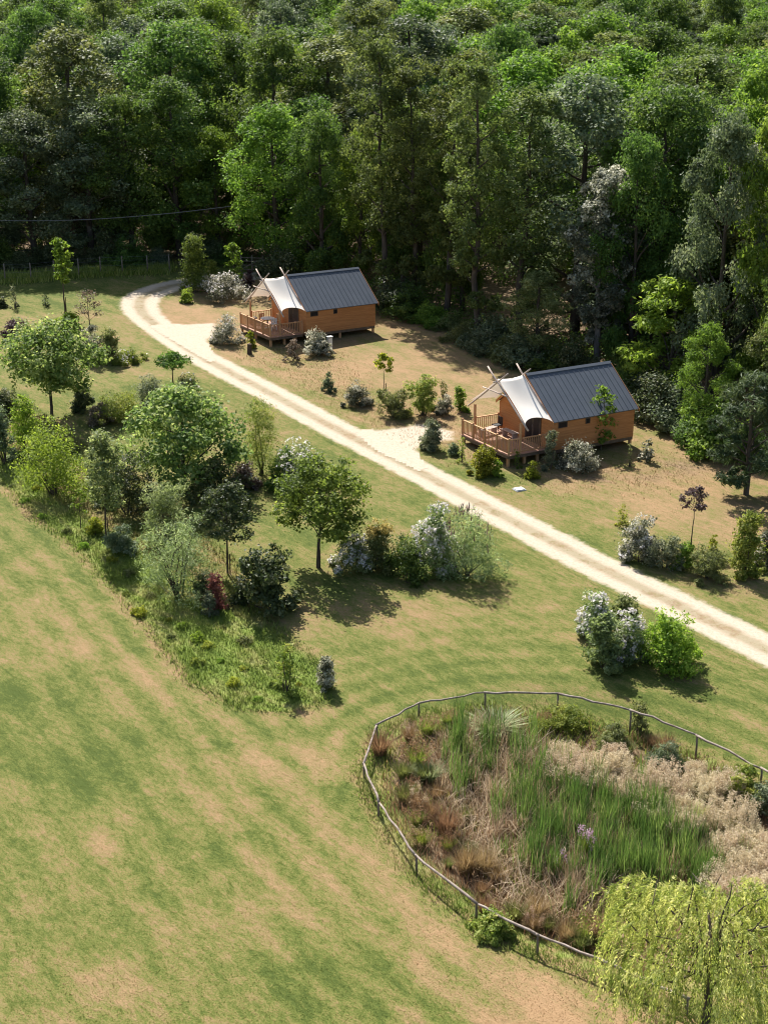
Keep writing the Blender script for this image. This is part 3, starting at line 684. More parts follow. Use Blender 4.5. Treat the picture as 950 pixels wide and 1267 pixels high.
        for i in range(1, n):
            f = i / n; b = link('baluster', bal, r, (x0 + (x1 - x0) * f, y0 + (y1 - y0) * f, FLOOR + 0.02))
            if x0 == x1: b.rotation_euler = (0, 0, math.pi / 2)
    # poles of the awning
    tp = MB().box((0, 0, 0.87), (0.11, 0.11, 1.74)).mesh('awning_post', M['rail_wood'])
    for y in (-2.2, 2.45): link('awning_post', tp, t, (-1.78, y, FLOOR))
    def pole(p, q, r=0.05):
        P = np.linspace(p, q, 7) + np.concatenate([np.zeros((1, 3)), rng.normal(0, 0.012, (5, 3)), np.zeros((1, 3))])
        link('pole', MB().tube(P, np.linspace(r * 1.1, r * 0.85, 7), 8).mesh('pole', M['pole'], smooth=True), t)
    pole((-1.98, -3.2, 2.13), (-1.98, 0.93, 4.90)); pole((-1.90, 3.0, 2.08), (-1.90, -0.96, 4.86))
    pole((-0.12, -2.2, 2.78), (-0.12, 0.75, 4.87)); pole((-0.20, 2.2, 2.78), (-0.20, -0.72, 4.87))
    pole((-2.06, -1.25, 3.62), (-2.06, 1.25, 3.62), 0.042); pole((-2.2, 0, 4.20), (0.1, 0, 4.28), 0.042)
    # canvas: two slopes meeting at the ridge, with scalloped edges
    mb = MB(); nu, nv = 18, 33
    u = np.linspace(0, 1, nu); v = np.linspace(-1, 1, nv); U, Vv = np.meshgrid(u, v, indexing='ij'); av = np.abs(Vv)
    lo = 1 - 0.15 * np.sin(np.pi * U) ** 0.8
    s_ = av * lo
    x = -1.93 + 1.83 * U + 0.08 * np.sin(np.pi * s_) * (1 - U) * (s_ > 0)
    ridge = 4.36 - 0.16 * np.sin(np.pi * U) * 0.6 + 0.02 * U
    edge_z = 2.43 - 0.12 * U; edge_y = 2.82 + 0.05 * U
    z = ridge + (edge_z - ridge) * s_ - (0.06 + 0.16 * np.sin(np.pi * U)) * np.sin(np.pi * s_) + 0.0
    z = z + 0.05 * s_ * (1 - s_)
    y = np.sign(Vv) * edge_y * s_
    idx = np.arange(nu * nv).reshape(nu, nv)
    mb.add(np.stack([x, y, z], -1).reshape(-1, 3), np.stack([idx[:-1, :-1], idx[:-1, 1:], idx[1:, 1:], idx[1:, :-1]], -1).reshape(-1, 4))
    link('canvas_awning', mb.mesh('canvas_awning', M['canvas'], smooth=True), t)
    mb = MB()
    for s in (-1, 1):
        link('guy_rope', MB().tube(np.linspace((-1.95, s * 2.85, 2.42), (-1.98, s * 3.05, 2.22), 4), 0.012, 5).mesh('guy_rope', M['white_paint']), t)
    return t
CAB2 = (8.07, 80.84, 0.0, 0.5188); CAB1 = (-7.05, 105.12, 1.2376, 0.5492)
make_cabin('wooden cabin beside the slim leafy tree, dark roof fully sunlit, white canvas porch', CAB2[:3], CAB2[3], 5)
make_cabin('wooden cabin with dining furniture on its deck, tree shade across the roof corner', CAB1[:3], CAB1[3], 6)
def cabpt(c, x, y, z):
    return (c[0] + x * math.cos(c[3]) - y * math.sin(c[3]), c[1] + x * math.sin(c[3]) + y * math.cos(c[3]), c[2] + z)
# furniture on the decks
def chair(c, x, y, rz, mat, label, group):
    t = thing('deck_chair', label, 'chair', cabpt(c, x, y, FLOOR), c[3] + rz, group)
    link('seat', MB().box((0, 0, 0.43), (0.46, 0.46, 0.05)).mesh('seat', M[mat]), t)
    mb = MB()
    for yy in (-0.17, 0, 0.17): mb.box((-0.22, yy, 0.68), (0.035, 0.11, 0.44))
    mb.box((-0.222, 0, 0.86), (0.03, 0.46, 0.07)); link('backrest', mb.mesh('backrest', M[mat]), t)
    lg = MB().box((0, 0, 0.2), (0.04, 0.04, 0.4)).mesh('leg', M[mat])
    for a in (-0.19, 0.19):
        for b in (-0.19, 0.19): link('leg', lg, t, (a, b, 0.003))
def table(c, x, y, label, r=0.5):
    t = thing('round_table', label, 'table', cabpt(c, x, y, FLOOR), c[3])
    link('table_top', MB().tube([(0, 0, 0.70), (0, 0, 0.735)], r, 24).mesh('table_top', M['white_paint']), t)
    link('pedestal', MB().tube([(0, 0, 0.02), (0, 0, 0.70)], 0.04, 10).mesh('pedestal', M['wire']), t)
    link('base', MB().tube([(0, 0, 0.003), (0, 0, 0.03)], 0.24, 16).mesh('base', M['wire']), t)
table(CAB1, -1.25, 0.75, 'round white table on the cabin deck with chairs around it', 0.52)
chair(CAB1, -0.55, 0.9, math.pi, 'red_wood' if 'red_wood' in M else 'rail_wood', 'orange wooden chair between the round table and the cabin front', None)
chair(CAB1, -1.2, 1.6, -math.pi / 2, 'rail_wood', 'orange wooden chair at the railing side of the round table', None)
chair(CAB1, -1.95, 0.9, 0.0, 'grey_paint', 'grey chair on the stair side of the round table', None)
chair(CAB1, -1.3, -0.15, math.pi / 2, 'white_paint', 'white chair on the near side of the round table', None)
def low_table(c, x, y, rz, label):
    t = thing('low_bench', label, 'bench', cabpt(c, x, y, FLOOR), c[3] + rz)
    mb = MB()
    for i in range(3): mb.box((0, (i - 1) * 0.13, 0.40), (1.3, 0.11, 0.035))
    link('seat', mb.mesh('seat', M['pole']), t)
    lg = MB().box((0, 0, 0.19), (0.06, 0.34, 0.38)).mesh('leg', M['pole'])
    for x in (-0.5, 0.5): link('leg', lg, t, (x, 0, 0.003))
low_table(CAB2, -0.55, 0.6, math.pi / 2, 'pale wooden bench along the front wall of the cabin without furniture set')
low_table(CAB2, -1.35, 1.7, 0.25, 'pale low bench near the open side of the bare deck')
chair(CAB2, -0.5, 2.0, math.pi, 'black', 'small black chair in the far corner of the bare deck', None)

# ------------------------------------------------------------------ rustic rail round the pond
RAILPX = [(850, 1235), (769, 1200), (665, 1157), (589, 1118), (515, 1059), (468, 992), (450, 945), (466, 897), (518, 870), (600, 857), (690, 858), (780, 879), (862, 910), (942, 951), (1030, 1003), (1110, 1075)]
RH = 0.56
pf = thing('pond_rail', 'low rustic rail of crooked grey poles curving round the reedy pond', 'fence', plane_pt(515, 1059, RH) - np.array([0, 0, RH]))
rngF = np.random.default_rng(3)
RW = np.array([plane_pt(u, v, RH) for u, v in RAILPX]); o0 = np.array(pf.location)
for i in range(len(RW) - 1):
    a, b = RW[i] - o0, RW[i + 1] - o0
    d = (b - a) / np.linalg.norm(b - a)
    P = np.linspace(a - d * 0.06, b + d * 0.06, 7); P[1:-1] += rngF.normal(0, 0.022, (5, 3)); P[:, 2] += 0.015 * (i % 2)
    link('rail', MB().tube(P, np.linspace(0.044, 0.033, 7) * rngF.uniform(0.9, 1.15), 7).mesh('rail', M['old_wood'], smooth=True), pf)
for p in RW:
    g = float(gz(p[0], p[1])) - o0[2]; q = p - o0
    link('post', MB().tube([(q[0], q[1], g - 0.25), (q[0] + 0.01, q[1], (g + q[2]) / 2), (q[0], q[1], q[2] - 0.035)], [0.042, 0.04, 0.036], 7).mesh('post', M['gate_wood'], smooth=True), pf)

# ------------------------------------------------------------------ wire fence, field gate and overhead cable by the wood
FP = [(-40, 351), (7, 349), (39, 348), (68, 345), (98, 342), (125, 340), (152, 339), (183, 338), (210, 337)]
wf = thing('wire_fence', 'wire fence on dark wooden posts along the dark edge of the wood', 'fence', gp(98, 342))
o0 = np.array(wf.location); FW = np.array([gp(u, v) for u, v in FP]) - o0
for p in FW: link('post', MB().tube([p + (0, 0, -0.2), p + (0.02, 0, 0.7), p + (0, 0.02, 1.55)], [0.06, 0.058, 0.05], 7).mesh('post', M['gate_wood'], smooth=True), wf)
for z in (0.35, 0.75, 1.15, 1.45): link('wire', MB().tube(FW + (0, 0.05, z), 0.006, 4).mesh('wire', M['wire']), wf)
gt = thing('field_gate', 'grey wooden field gate standing behind the twin-stemmed small tree', 'gate', gp(311, 337))
o0 = np.array(gt.location); ga, gb = gp(299, 337) - o0, gp(326, 338) - o0
for q in (ga, (ga + gb) / 2, gb): link('post', MB().tube([q + (0, 0, -0.2), q + (0, 0, 1.5)], 0.07, 7).mesh('post', M['gate_wood'], smooth=True), gt)
for z in (0.3, 0.65, 1.0, 1.3): link('bar', MB().tube([ga + (0, -0.07, z), gb + (0, -0.07, z)], 0.04, 6).mesh('bar', M['gate_wood']), gt)
link('brace', MB().tube([ga + (0, -0.13, 0.3), gb + (0, -0.13, 1.3)], 0.035, 6).mesh('brace', M['gate_wood']), gt)
def at_depth(u, v, y):
    b = (633.5 - v) / FPX; t = y / (CP + b * SP)
    return np.array([t * (u - 475) / FPX, y, CAMH + t * (-SP + b * CP)])
ca, cb_, cc = at_depth(-150, 270, 123.5), at_depth(100, 272, 123.5), at_depth(288, 255, 123.5)
cl = thing('overhead_cable', 'thin dark overhead cable sagging in front of the wood', 'cable', (ca[0], ca[1], float(gz(ca[0], ca[1]))))
o0 = np.array(cl.location)
link('cable', MB().tube(catmull([ca - o0, at_depth(0, 273, 123.5) - o0, cb_ - o0, at_depth(200, 265, 123.5) - o0, cc - o0, at_depth(366, 246, 128) - o0], 6), 0.028, 5).mesh('cable', M['wire']), cl)
ce = at_depth(366, 246, 128)
for p in (ca, ce):
    g = float(gz(p[0], p[1])); link('pole', MB().tube([(p[0] - o0[0], p[1] - o0[1] + 0.1, g - o0[2] - 0.4), (p[0] - o0[0], p[1] - o0[1] + 0.1, p[2] - o0[2] + 0.3)], [0.13, 0.09], 8).mesh('pole', M['gate_wood'], smooth=True), cl)
# small things on the grass
p = gp(642, 606)
t = thing('inspection_cover', 'small white square cover plate lying in the grass beside the track', 'cover plate', p, 0.45)
link('plate', MB().box((0, 0, 0.05), (0.5, 0.42, 0.06)).mesh('plate', M['white_paint']), t)
link('rim', MB().box((0, 0, 0.008), (0.6, 0.52, 0.04)).mesh('rim', M['grey_paint']), t)
p = gp(408, 433)
t = thing('utility_pedestal', 'grey utility pedestal box standing by the white shrub at the cabin wall', 'utility box', p, 0.55)
link('body', MB().box((0, 0, 0.44), (0.34, 0.24, 1.0)).mesh('body', M['grey_paint']), t)
link('lid', MB().box((0, 0, 0.965), (0.40, 0.30, 0.05)).mesh('lid', M['white_paint']), t)
link('door', MB().box((-0.01, -0.124, 0.5), (0.28, 0.012, 0.7)).mesh('door', M['white_paint']), t)
p = gp(309, 438)
t = thing('log_stump', 'dark upright log stump standing below the yellow-green sapling', 'stump', p)
link('body', MB().tube([(0, 0, -0.1), (0, 0, 0.3), (0.02, 0, 0.72)], [0.19, 0.17, 0.16], 10).mesh('body', M['stake']), t)

# ------------------------------------------------------------------ forest
VAR = {}
def variant(key):
    if key in VAR: return VAR[key]
    kind, s = key.split('_'); s = int(s); r = np.random.default_rng(1000 + s * 7 + len(kind))
    D = dict(oak=dict(h=15, w=9.5, cb=0.14, mat='oak', leaf=0.22, nmaj=17, nsub=26, nleaf=46, low=3, subr=0.40, spread=0.62),
             lime=dict(h=15, w=9.0, cb=0.13, mat='lime', leaf=0.22, nmaj=17, nsub=26, nleaf=46, low=2, subr=0.40, spread=0.62),
             grey=dict(h=14, w=8.5, cb=0.10, mat='grey', leaf=0.21, nmaj=18, nsub=26, nleaf=44, low=4, subr=0.40, spread=0.62),
             tall=dict(h=19, w=6.5, cb=0.24, mat='airy', leaf=0.20, nmaj=20, nsub=22, nleaf=34, shape='tall', low=4, subr=0.36, lean=0.5, trunk_r=0.24),
             olive=dict(h=15, w=8, cb=0.2, mat='olive', leaf=0.21, nmaj=16, nsub=24, nleaf=40, low=3, subr=0.40, spread=0.62),
             poplar=dict(h=13, w=5.0, cb=0.12, mat='poplar', leaf=0.21, nmaj=20, nsub=22, nleaf=34, shape='tall', bark='bark_pale', low=2),
             pine=dict(h=17, w=8, cb=0.45, mat='pine', leaf=0.55, aspect=0.12, nmaj=15, nsub=20, nleaf=44, flat=0.5, low=2),
             feather=dict(h=7.5, w=6, cb=0.1, mat='feather', leaf=0.26, aspect=0.4, nmaj=16, nsub=20, nleaf=26, flat=0.45, subr=0.36))[kind]
    D = dict(D); h, w = D.pop('h'), D.pop('w')
    tr, cr = make_tree(100 + s * 13 + len(kind) * 31, h, w, **D)
    VAR[key] = (tr, cr, h, w); return VAR[key]
KN = dict(oak='oak_tree', lime='lime_tree', grey='grey_green_tree', tall='tall_slender_tree', olive='olive_green_tree', poplar='silver_poplar', pine='pine_tree', feather='feathery_tree')
rngT = np.random.default_rng(77)
def forest_tree(key, p, h, w, label, group=None, cat='tree'):
    tr, cr, h0, w0 = variant(key)
    o = thing(KN[key.split('_')[0]], label, cat, p, rngT.uniform(0, 6.28), group)
    o.scale = (w / w0, w / w0, h / h0)
    link('trunk', tr, o); link('crown', cr, o)
    return o
# front row, placed one by one:  key, base pixel, top pixel row, crown width in pixels, label
FRONT = [
 ('oak_1', -25, 322, 120, 120, 'oak at the wood edge behind the far end of the wire fence'),
 ('grey_1', 45, 320, 128, 120, 'grey-green tree at the wood edge right behind the young poplar-like tree'),
 ('grey_2', 112, 319, 118, 125, 'broad grey-green tree under which the overhead cable sags lowest'),
 ('oak_2', 168, 318, 105, 120, 'deep green oak standing behind the middle posts of the wire fence'),
 ('oak_3', 222, 317, 88, 130, 'large green oak at the wood edge straight behind the columnar hornbeam'),
 ('lime_1', 272, 318, 150, 80, 'light green tree between the columnar hornbeam and the field gate'),
 ('lime_2', 345, 336, 118, 120, 'big light green tree overhanging the cabin with dining furniture'),
 ('oak_1', 398, 350, 128, 96, 'leafy green tree rising straight behind the furnished cabin roof'),
 ('tall_1', 478, 374, 26, 84, 'tallest slender tree, airy crown, by the shaded end of the furnished cabin'),
 ('tall_2', 517, 380, 62, 84, 'slender dark-trunked tree casting shade over the bare ground between the cabins'),
 ('tall_3', 552, 396, 45, 84, 'slender airy tree between the two dark-trunked trees in the middle of the wood edge'),
 ('tall_1', 592, 424, 52, 92, 'slender tree with olive-brown top leaning over the sunlit dry grass'),
 ('tall_2', 638, 425, 96, 100, 'slender straight-trunked tree left of the sunlit clearing'),
 ('olive_1', 664, 452, 330, 78, 'low pale bushy tree at the wood edge, right behind the crossed porch poles'),
 ('poplar_1', 738, 452, 193, 62, 'silver-white leaved poplar behind the sunlit cabin roof'),
 ('oak_2', 778, 455, 150, 105, 'dark leafy oak just behind the silver-white poplar'),
 ('feather_1', 826, 492, 336, 104, 'bright feathery light green tree beside the sunlit cabin gable'),
 ('grey_1', 880, 500, 120, 120, 'grey-green tree with forked pale trunk behind the feathery tree'),
 ('lime_3', 945, 515, 96, 125, 'light green tree at the wood edge past the feathery tree'),
 ('lime_1', 868, 545, 395, 72, 'low light green tree at the foot of the wood between feathery tree and pine'),
 ('oak_3', 990, 560, 200, 120, 'dense green oak standing behind the short pine'),
 ('olive_1', 960, 555, 350, 80, 'yellowish green bushy tree rising behind the short pine'),
 ('oak_2', 500, 360, 112, 92, 'round oak crown just behind the tallest slender tree'),
 ('oak_3', 572, 384, 118, 96, 'round oak crown behind the slender tree with olive-brown top'),
 ('lime_2', 445, 352, 150, 80, 'light green crown wedged between furnished cabin roof and tallest slender tree'),
]
taken = []
for k, u, v, vt, wp, lab in FRONT:
    p = gp(u, v); s = proj(p)[2]
    forest_tree(k, p, height_at(p, vt), wp / s * (1.45 if k[:2] in ('fe', 'po') else 1.15), lab); taken.append((p[0], p[1], 2.6))
# the pine with a bare lower trunk beyond the first trees
q = gp(237, 290); q = np.array([at_depth(237, 20, 165)[0], 165, float(gz(0, 165))])
forest_tree('pine_1', q, 19, 10, 'tall dark pine sticking out above the other crowns of the wood'); taken.append((q[0], q[1], 4))
for u, v, y, h_, w_ in ((330, 95, 150, 17, 7), (395, 110, 152, 14, 6)):
    q = at_depth(u, v, y); q[2] = float(gz(q[0], y)); forest_tree('pine_2', q, h_, w_, 'dark conical pine among the broadleaved crowns behind the light green tree', 'pines behind the light green tree'); taken.append((q[0], y, 3))
CLEAR = gp(690, 392)
LAB = dict(oak='round green oak crown inside the wood behind the cabins', lime='bright light green crown inside the wood behind the cabins',
           grey='dull grey-green crown inside the wood behind the cabins', olive='yellowish olive crown inside the wood behind the cabins',
           tall='slender airy tree standing inside the wood behind the cabins', pine='dark needle-leaved pine inside the wood behind the cabins')
n_fill = 0
for ring in range(9000):
    y = 72 + 178 * rngT.uniform(0, 1) ** 0.85; hw = 0.264 * y * 1.12 + 14
    x = rngT.uniform(-hw, hw); d = float(forest_depth(x, y))
    if d < 3.0: continue
    if abs(x - CLEAR[0] + 0.5 + 0.36 * (y - CLEAR[1])) < 4.6 and -4 < y - CLEAR[1] < 20: continue
    rr = 2.5 + 0.014 * max(0, y - 95)
    if any((x - a) ** 2 + (y - b) ** 2 < (rr + c) ** 2 for a, b, c in taken): continue
    taken.append((x, y, rr)); n_fill += 1
    k = rngT.choice(['oak', 'lime', 'grey', 'olive', 'tall', 'pine'], p=[0.36, 0.27, 0.16, 0.09, 0.07, 0.05])
    key = k + '_' + str(rngT.integers(1, {'oak': 4, 'lime': 4, 'grey': 3, 'olive': 2, 'tall': 4, 'pine': 3}[k]))
    h = rngT.uniform(14.5, 20.5) * (1.0 if k != 'tall' else 1.1); w = rngT.uniform(9.0, 14.5) * (1 + 0.1 * (y > 150)) * (0.72 if k in ('tall', 'pine') else 1)
    forest_tree(key, (x, y, float(gz(x, y))), h, w, LAB[k], k + ' crowns in the wood')
    if n_fill >= 400: break
print('forest fill', n_fill)
# far side of the hill: canopy that reads as one mass
rng = np.random.default_rng(9); mb = MB(); C = []
for i in range(700):
    y = rng.uniform(252, 420); C.append((rng.uniform(-1, 1) * (0.3 * y + 20), y))
C = np.array(C); Cz = gz(C[:, 0], C[:, 1]) + rng.uniform(12, 17, len(C))
clumps(rng, np.column_stack([C, Cz]), rng.uniform(3.5, 5.5, len(C)), 14, 9, 0.85, 0.7, mb, subr=0.4)
tag(link('distant_wood', mb.mesh('distant_wood', M['oak'])), 'far canopy of the wood running on over the hill', 'wood', kind='stuff')
rng = np.random.default_rng(19); mb = MB(); C = []
while len(C) < 650:
    y = rng.uniform(92, 150); x = rng.uniform(-1, 1) * (0.27 * y + 6); d = float(forest_depth(x, y))
    if 0.5 < d < 30 and not (abs(x - CLEAR[0] + 1.5) < 4.0 and -3 < y - CLEAR[1] < 10): C.append((x, y))
C = np.array(C); rr = rng.uniform(0.5, 1.1, len(C))
clumps(rng, np.column_stack([C, gz(C[:, 0], C[:, 1]) + rr * rng.uniform(0.4, 1.3, len(C))]), rr, 9, 9, 0.2, 0.6, mb, subr=0.5)
tag(link('forest_undergrowth', mb.mesh('forest_undergrowth', M['oak'])), 'dark leafy undergrowth filling the floor of the wood', 'undergrowth', kind='stuff')
# undergrowth along the foot of the wood
UG = [(0, 328), (30, 332), (62, 326), (95, 329), (135, 327), (160, 330), (196, 326), (258, 326), (282, 326), (345, 350), (362, 345), (420, 348), (490, 386), (505, 392), (535, 402), (560, 408),
      (575, 424), (598, 438), (622, 446), (612, 432), (645, 452), (690, 458), (705, 462), (760, 470), (785, 488), (800, 500), (812, 516), (838, 524), (852, 538), (872, 552), (890, 560), (930, 572)]
ugm = {}
for i, (u, v) in enumerate(UG):
    k = ['oak', 'lime', 'grey', 'olive', 'dark'][int(rngT.integers(5))] if u > 340 else ['oak', 'dark', 'grey'][int(rngT.integers(3))]
    if k not in ugm: ugm[k] = make_shrub(400 + i, 2.2, 2.6, k, leaf=0.15, cov=1.7, nmaj=10)
    p = gp(u, v); o = thing('undergrowth_bush', {'oak': 'mid green bush', 'lime': 'light green bush', 'grey': 'grey-green bush', 'olive': 'olive bush', 'dark': 'very dark bush'}[k] + ' in the undergrowth at the foot of the wood', 'bush', p, rngT.uniform(0, 6.28), k + ' undergrowth bushes')
    s = rngT.uniform(0.75, 1.5); o.scale = (s, s, s * rngT.uniform(0.7, 1.2))
    link('stem', ugm[k][0], o); link('foliage', ugm[k][1], o)
# ------------------------------------------------------------------ garden shrubs and young trees
def stake(parent, h, dx=0.12):
    link('stake', MB().tube([(dx, 0, -0.15), (dx, 0, h)], 0.03, 6).mesh('stake', M['stake']), parent)
def SH(name, u, v, vt, wp, label, mat, cat='shrub', group=None, **k):
    p = gp(u, v); s = proj(p)[2]; h = max(0.25, height_at(p, vt)); w = wp / s * (1.08 if u < 345 and 480 < v < 770 and wp > 34 else 1.0)
    o = thing(name, label, cat, p, 0.0, group)
    st, fo, fl = make_shrub(int(u * 7 + v * 13) % 100003, h, w, mat, **k)
    link('stem', st, o); link('foliage', fo, o)
    if fl: tag(link('flowers', fl, o), kind='stuff')
    return o, h, w
def TR(name, u, v, vt, vb, wp, label, mat, cat='tree', staked=0.0, **k):
    p = gp(u, v); s = proj(p)[2]; h = height_at(p, vt); w = wp / s * 1.13; cb = height_at(p, vb) / h
    o = thing(name, label, cat, p, 0.0)
    tr, cr = make_tree(int(u * 5 + v * 11) % 100003, h, w, cb, mat, **k)
    link('trunk', tr, o); link('crown', cr, o)
    if staked: stake(o, staked)
    return o
BIG = dict(leaf=0.21, aspect=0.8, nmaj=17, nsub=24, nleaf=22, subr=0.42, spread=0.7)
# broad-leaved specimen trees
TR('broadleaf_tree', 64, 517, 392, 478, 124, 'spreading tree with big pale green leaves above a staked dark trunk', 'broad', staked=1.5, trunk_r=0.09, **BIG)
TR('broadleaf_tree', 229, 606, 470, 585, 148, 'large dark spreading tree with big leaves in the middle of the shrubbery', 'broad', trunk_r=0.12, **dict(BIG, nmaj=18))
TR('maple_tree', 393, 702, 563, 655, 130, 'round-crowned green tree on a clean trunk casting shade on the lawn', 'maple', staked=0.9, trunk_r=0.08, leaf=0.15, aspect=0.8, nmaj=18, nsub=24, nleaf=22, subr=0.42)
TR('dark_leaved_tree', 282, 710, 594, 668, 70, 'small tree with glossy dark silvery leaves on a thin trunk', 'dark', staked=1.0, trunk_r=0.05, leaf=0.13, aspect=0.75, nmaj=14, nsub=18, nleaf=20, subr=0.42)
TR('young_maple', 132, 672, 530, 625, 56, 'upright grey-green young tree tied to a dark stake beside the rough grass', 'sage', staked=1.35, trunk_r=0.05, leaf=0.16, shape='tall', nmaj=16, nsub=16, nleaf=14, subr=0.42)
TR('young_poplar', 81, 390, 291, 352, 27, 'narrow light green young tree staked on the lawn before the wire fence', 'lime', staked=1.4, trunk_r=0.06, leaf=0.24, shape='tall', nmaj=13, nsub=12, nleaf=10, subr=0.45)
TR('brown_plum', 112, 412, 356, 392, 38, 'sparse brown-purple little tree rising out of the silver shrub', 'brown', trunk_r=0.04, leaf=0.13, nmaj=11, nsub=10, nleaf=6, subr=0.5)
TR('sumac_tree', 215, 487, 434, 466, 60, 'flat-topped ferny small tree near the first parking bay', 'oak', trunk_r=0.05, leaf=0.20, aspect=0.4, shape='flat', nmaj=9, nsub=12, nleaf=14, flat=0.35)
TR('golden_sapling', 475, 499, 436, 458, 28, 'yellow-green staked sapling on the dry grass between the cabins', 'yellow', staked=1.3, trunk_r=0.03, leaf=0.17, nmaj=8, nsub=10, nleaf=9, subr=0.5)
TR('purple_plum', 855, 674, 600, 632, 38, 'purple-leaved sapling on a thin bare trunk', 'purple', trunk_r=0.03, leaf=0.14, nmaj=9, nsub=11, nleaf=8, subr=0.5)
TR('slim_young_tree', 743, 557, 476, 545, 38, 'slim young tree with sparse green leaves against the sunlit cabin wall', 'lime', trunk_r=0.04, leaf=0.17, shape='tall', nmaj=15, nsub=9, nleaf=7, subr=0.5, low=2)
TR('twin_stemmed_tree', 291, 359, 298, 345, 27, 'small light green tree with two stems before the field gate', 'lime', trunk_r=0.05, leaf=0.22, shape='tall', nmaj=11, nsub=11, nleaf=9, subr=0.45)
TR('short_pine', 922, 612, 455, 588, 104, 'short dark green pine with low branches on the dry grass', 'pine', trunk_r=0.14, leaf=0.34, aspect=0.16, nmaj=20, nsub=18, nleaf=30, shape='round', flat=0.6, low=3)
TR('olive_sapling', 100, 655, 602, 636, 24, 'thin pale green sapling next to the staked grey-green young tree', 'lime', trunk_r=0.02, leaf=0.12, nmaj=7, nsub=8, nleaf=6, subr=0.5)
# columnar ones
SH('columnar_hornbeam', 241, 361, 290, 37, 'dense columnar green hornbeam at the bend of the track', 'maple', 'tree', leaf=0.16, shape='column', nmaj=20, cov=3.0, stems=2)
SH('columnar_shrub', 34, 558, 490, 37, 'upright yellow-green columnar bush below the staked big-leaved tree', 'bright', leaf=0.12, shape='column', nmaj=10, cov=2.3)
SH('young_conifer', 680, 580, 531, 18, 'small narrow blue-green conifer in front of the sunlit cabin', 'blue', leaf=0.09, aspect=0.35, shape='column', nmaj=9, cov=2.2, stems=1)
# shrubs round the furnished cabin and the bend
SH('low_bush', 231, 374, 356, 15, 'little green bush at the foot of the columnar hornbeam', 'bright', leaf=0.11)
SH('white_flowering_shrub', 276, 368, 334, 60, 'wide whitish shrub in the bed beside the columnar hornbeam', 'silver', leaf=0.14, nmaj=12, flowers='whitefl', fl_n=160)
SH('upright_shrub', 262, 350, 321, 19, 'upright yellow-green shrub behind the wide whitish shrub', 'weed', leaf=0.14, shape='spray')
SH('purple_shrub', 308, 356, 333, 14, 'small dark purple bush by the gate end of the track', 'purple', leaf=0.13)
SH('white_shrub', 281, 425, 390, 33, 'round white-speckled shrub at the corner of the first parking bay', 'silver', leaf=0.12, flowers='whitefl', fl_n=90)
SH('yellow_sapling', 311, 430, 408, 12, 'small yellow-green bush in front of the furnished deck', 'yellow', leaf=0.12)
SH('white_shrub', 392, 438, 406, 31, 'white spiky-leaved shrub below the window wall of the furnished cabin', 'silver', leaf=0.16, aspect=0.4, nmaj=9)
SH('dry_shrub', 363, 446, 419, 17, 'thin brownish shrub between deck and white spiky shrub', 'brown', leaf=0.11, cov=1.4, shape='spray')
SH('small_shrub', 406, 484, 460, 14, 'small grey tuft-shaped shrub alone on the dry grass', 'grey', leaf=0.10)
SH('white_shrub', 442, 501, 471, 30, 'round silver-white shrub alone on the dry grass near the golden sapling', 'silver', leaf=0.11)
SH('olive_shrub', 487, 516, 482, 36, 'low olive shrub at the foot of the golden sapling', 'olive', leaf=0.11, shape='spray', cov=1.7, nmaj=10)
SH('olive_shrub', 524, 514, 464, 38, 'tall pale green shrub in the bed between the cabins', 'weed', leaf=0.12, shape='spray', cov=1.8, nmaj=12, stems=9)
SH('grey_shrub', 549, 513, 488, 20, 'small greyish white shrub next to the tall pale green one', 'silver', leaf=0.10)
SH('green_shrub', 569, 510, 478, 17, 'narrow fresh green shrub next to the porch of the sunlit cabin', 'lime', leaf=0.12, shape='column', nmaj=7)
SH('thin_sapling', 549, 492, 469, 14, 'thin olive sapling behind the bed between the cabins', 'olive', 'sapling', leaf=0.10, cov=0.7, shape='spray')
SH('grey_shrub', 534, 556, 520, 25, 'grey-green shrub standing on the edge of the second parking bay', 'blue', leaf=0.12)
SH('thin_sapling', 571, 572, 540, 11, 'thin pale sapling beside the deck steps of the sunlit cabin', 'weed', 'sapling', leaf=0.09, cov=0.8, shape='column', nmaj=6)
SH('grey_tuft', 561, 563, 548, 15, 'low grey tuft beside the second parking bay', 'grey', leaf=0.09)
SH('golden_shrub', 599, 587, 550, 28, 'bright yellow-green shrub in front of the deck of the sunlit cabin', 'yellow', leaf=0.12)
SH('green_shrub', 615, 589, 567, 13, 'little green bush at the side of the bright yellow-green shrub', 'bright', leaf=0.10)
SH('thin_sapling', 639, 579, 556, 9, 'thin stem sapling in front of the railing corner', 'lime', 'sapling', leaf=0.09, cov=0.7, shape='column', nmaj=5)
SH('golden_shrub', 657, 592, 571, 15, 'tiny yellow bush between the railing corner and the blue conifer', 'yellow', leaf=0.10)
SH('silver_shrub', 715, 582, 545, 41, 'round silver shrub below the wall of the sunlit cabin', 'silver', leaf=0.13, nmaj=10)
SH('pale_shrub', 800, 570, 543, 18, 'pale big-leaved little shrub past the gable of the sunlit cabin', 'silver', leaf=0.15, aspect=0.7, cov=1.2)
SH('thin_sapling', 778, 577, 549, 9, 'bare thin sapling near the corner stilt of the sunlit cabin', 'olive', 'sapling', leaf=0.07, cov=0.4, shape='column', nmaj=5)
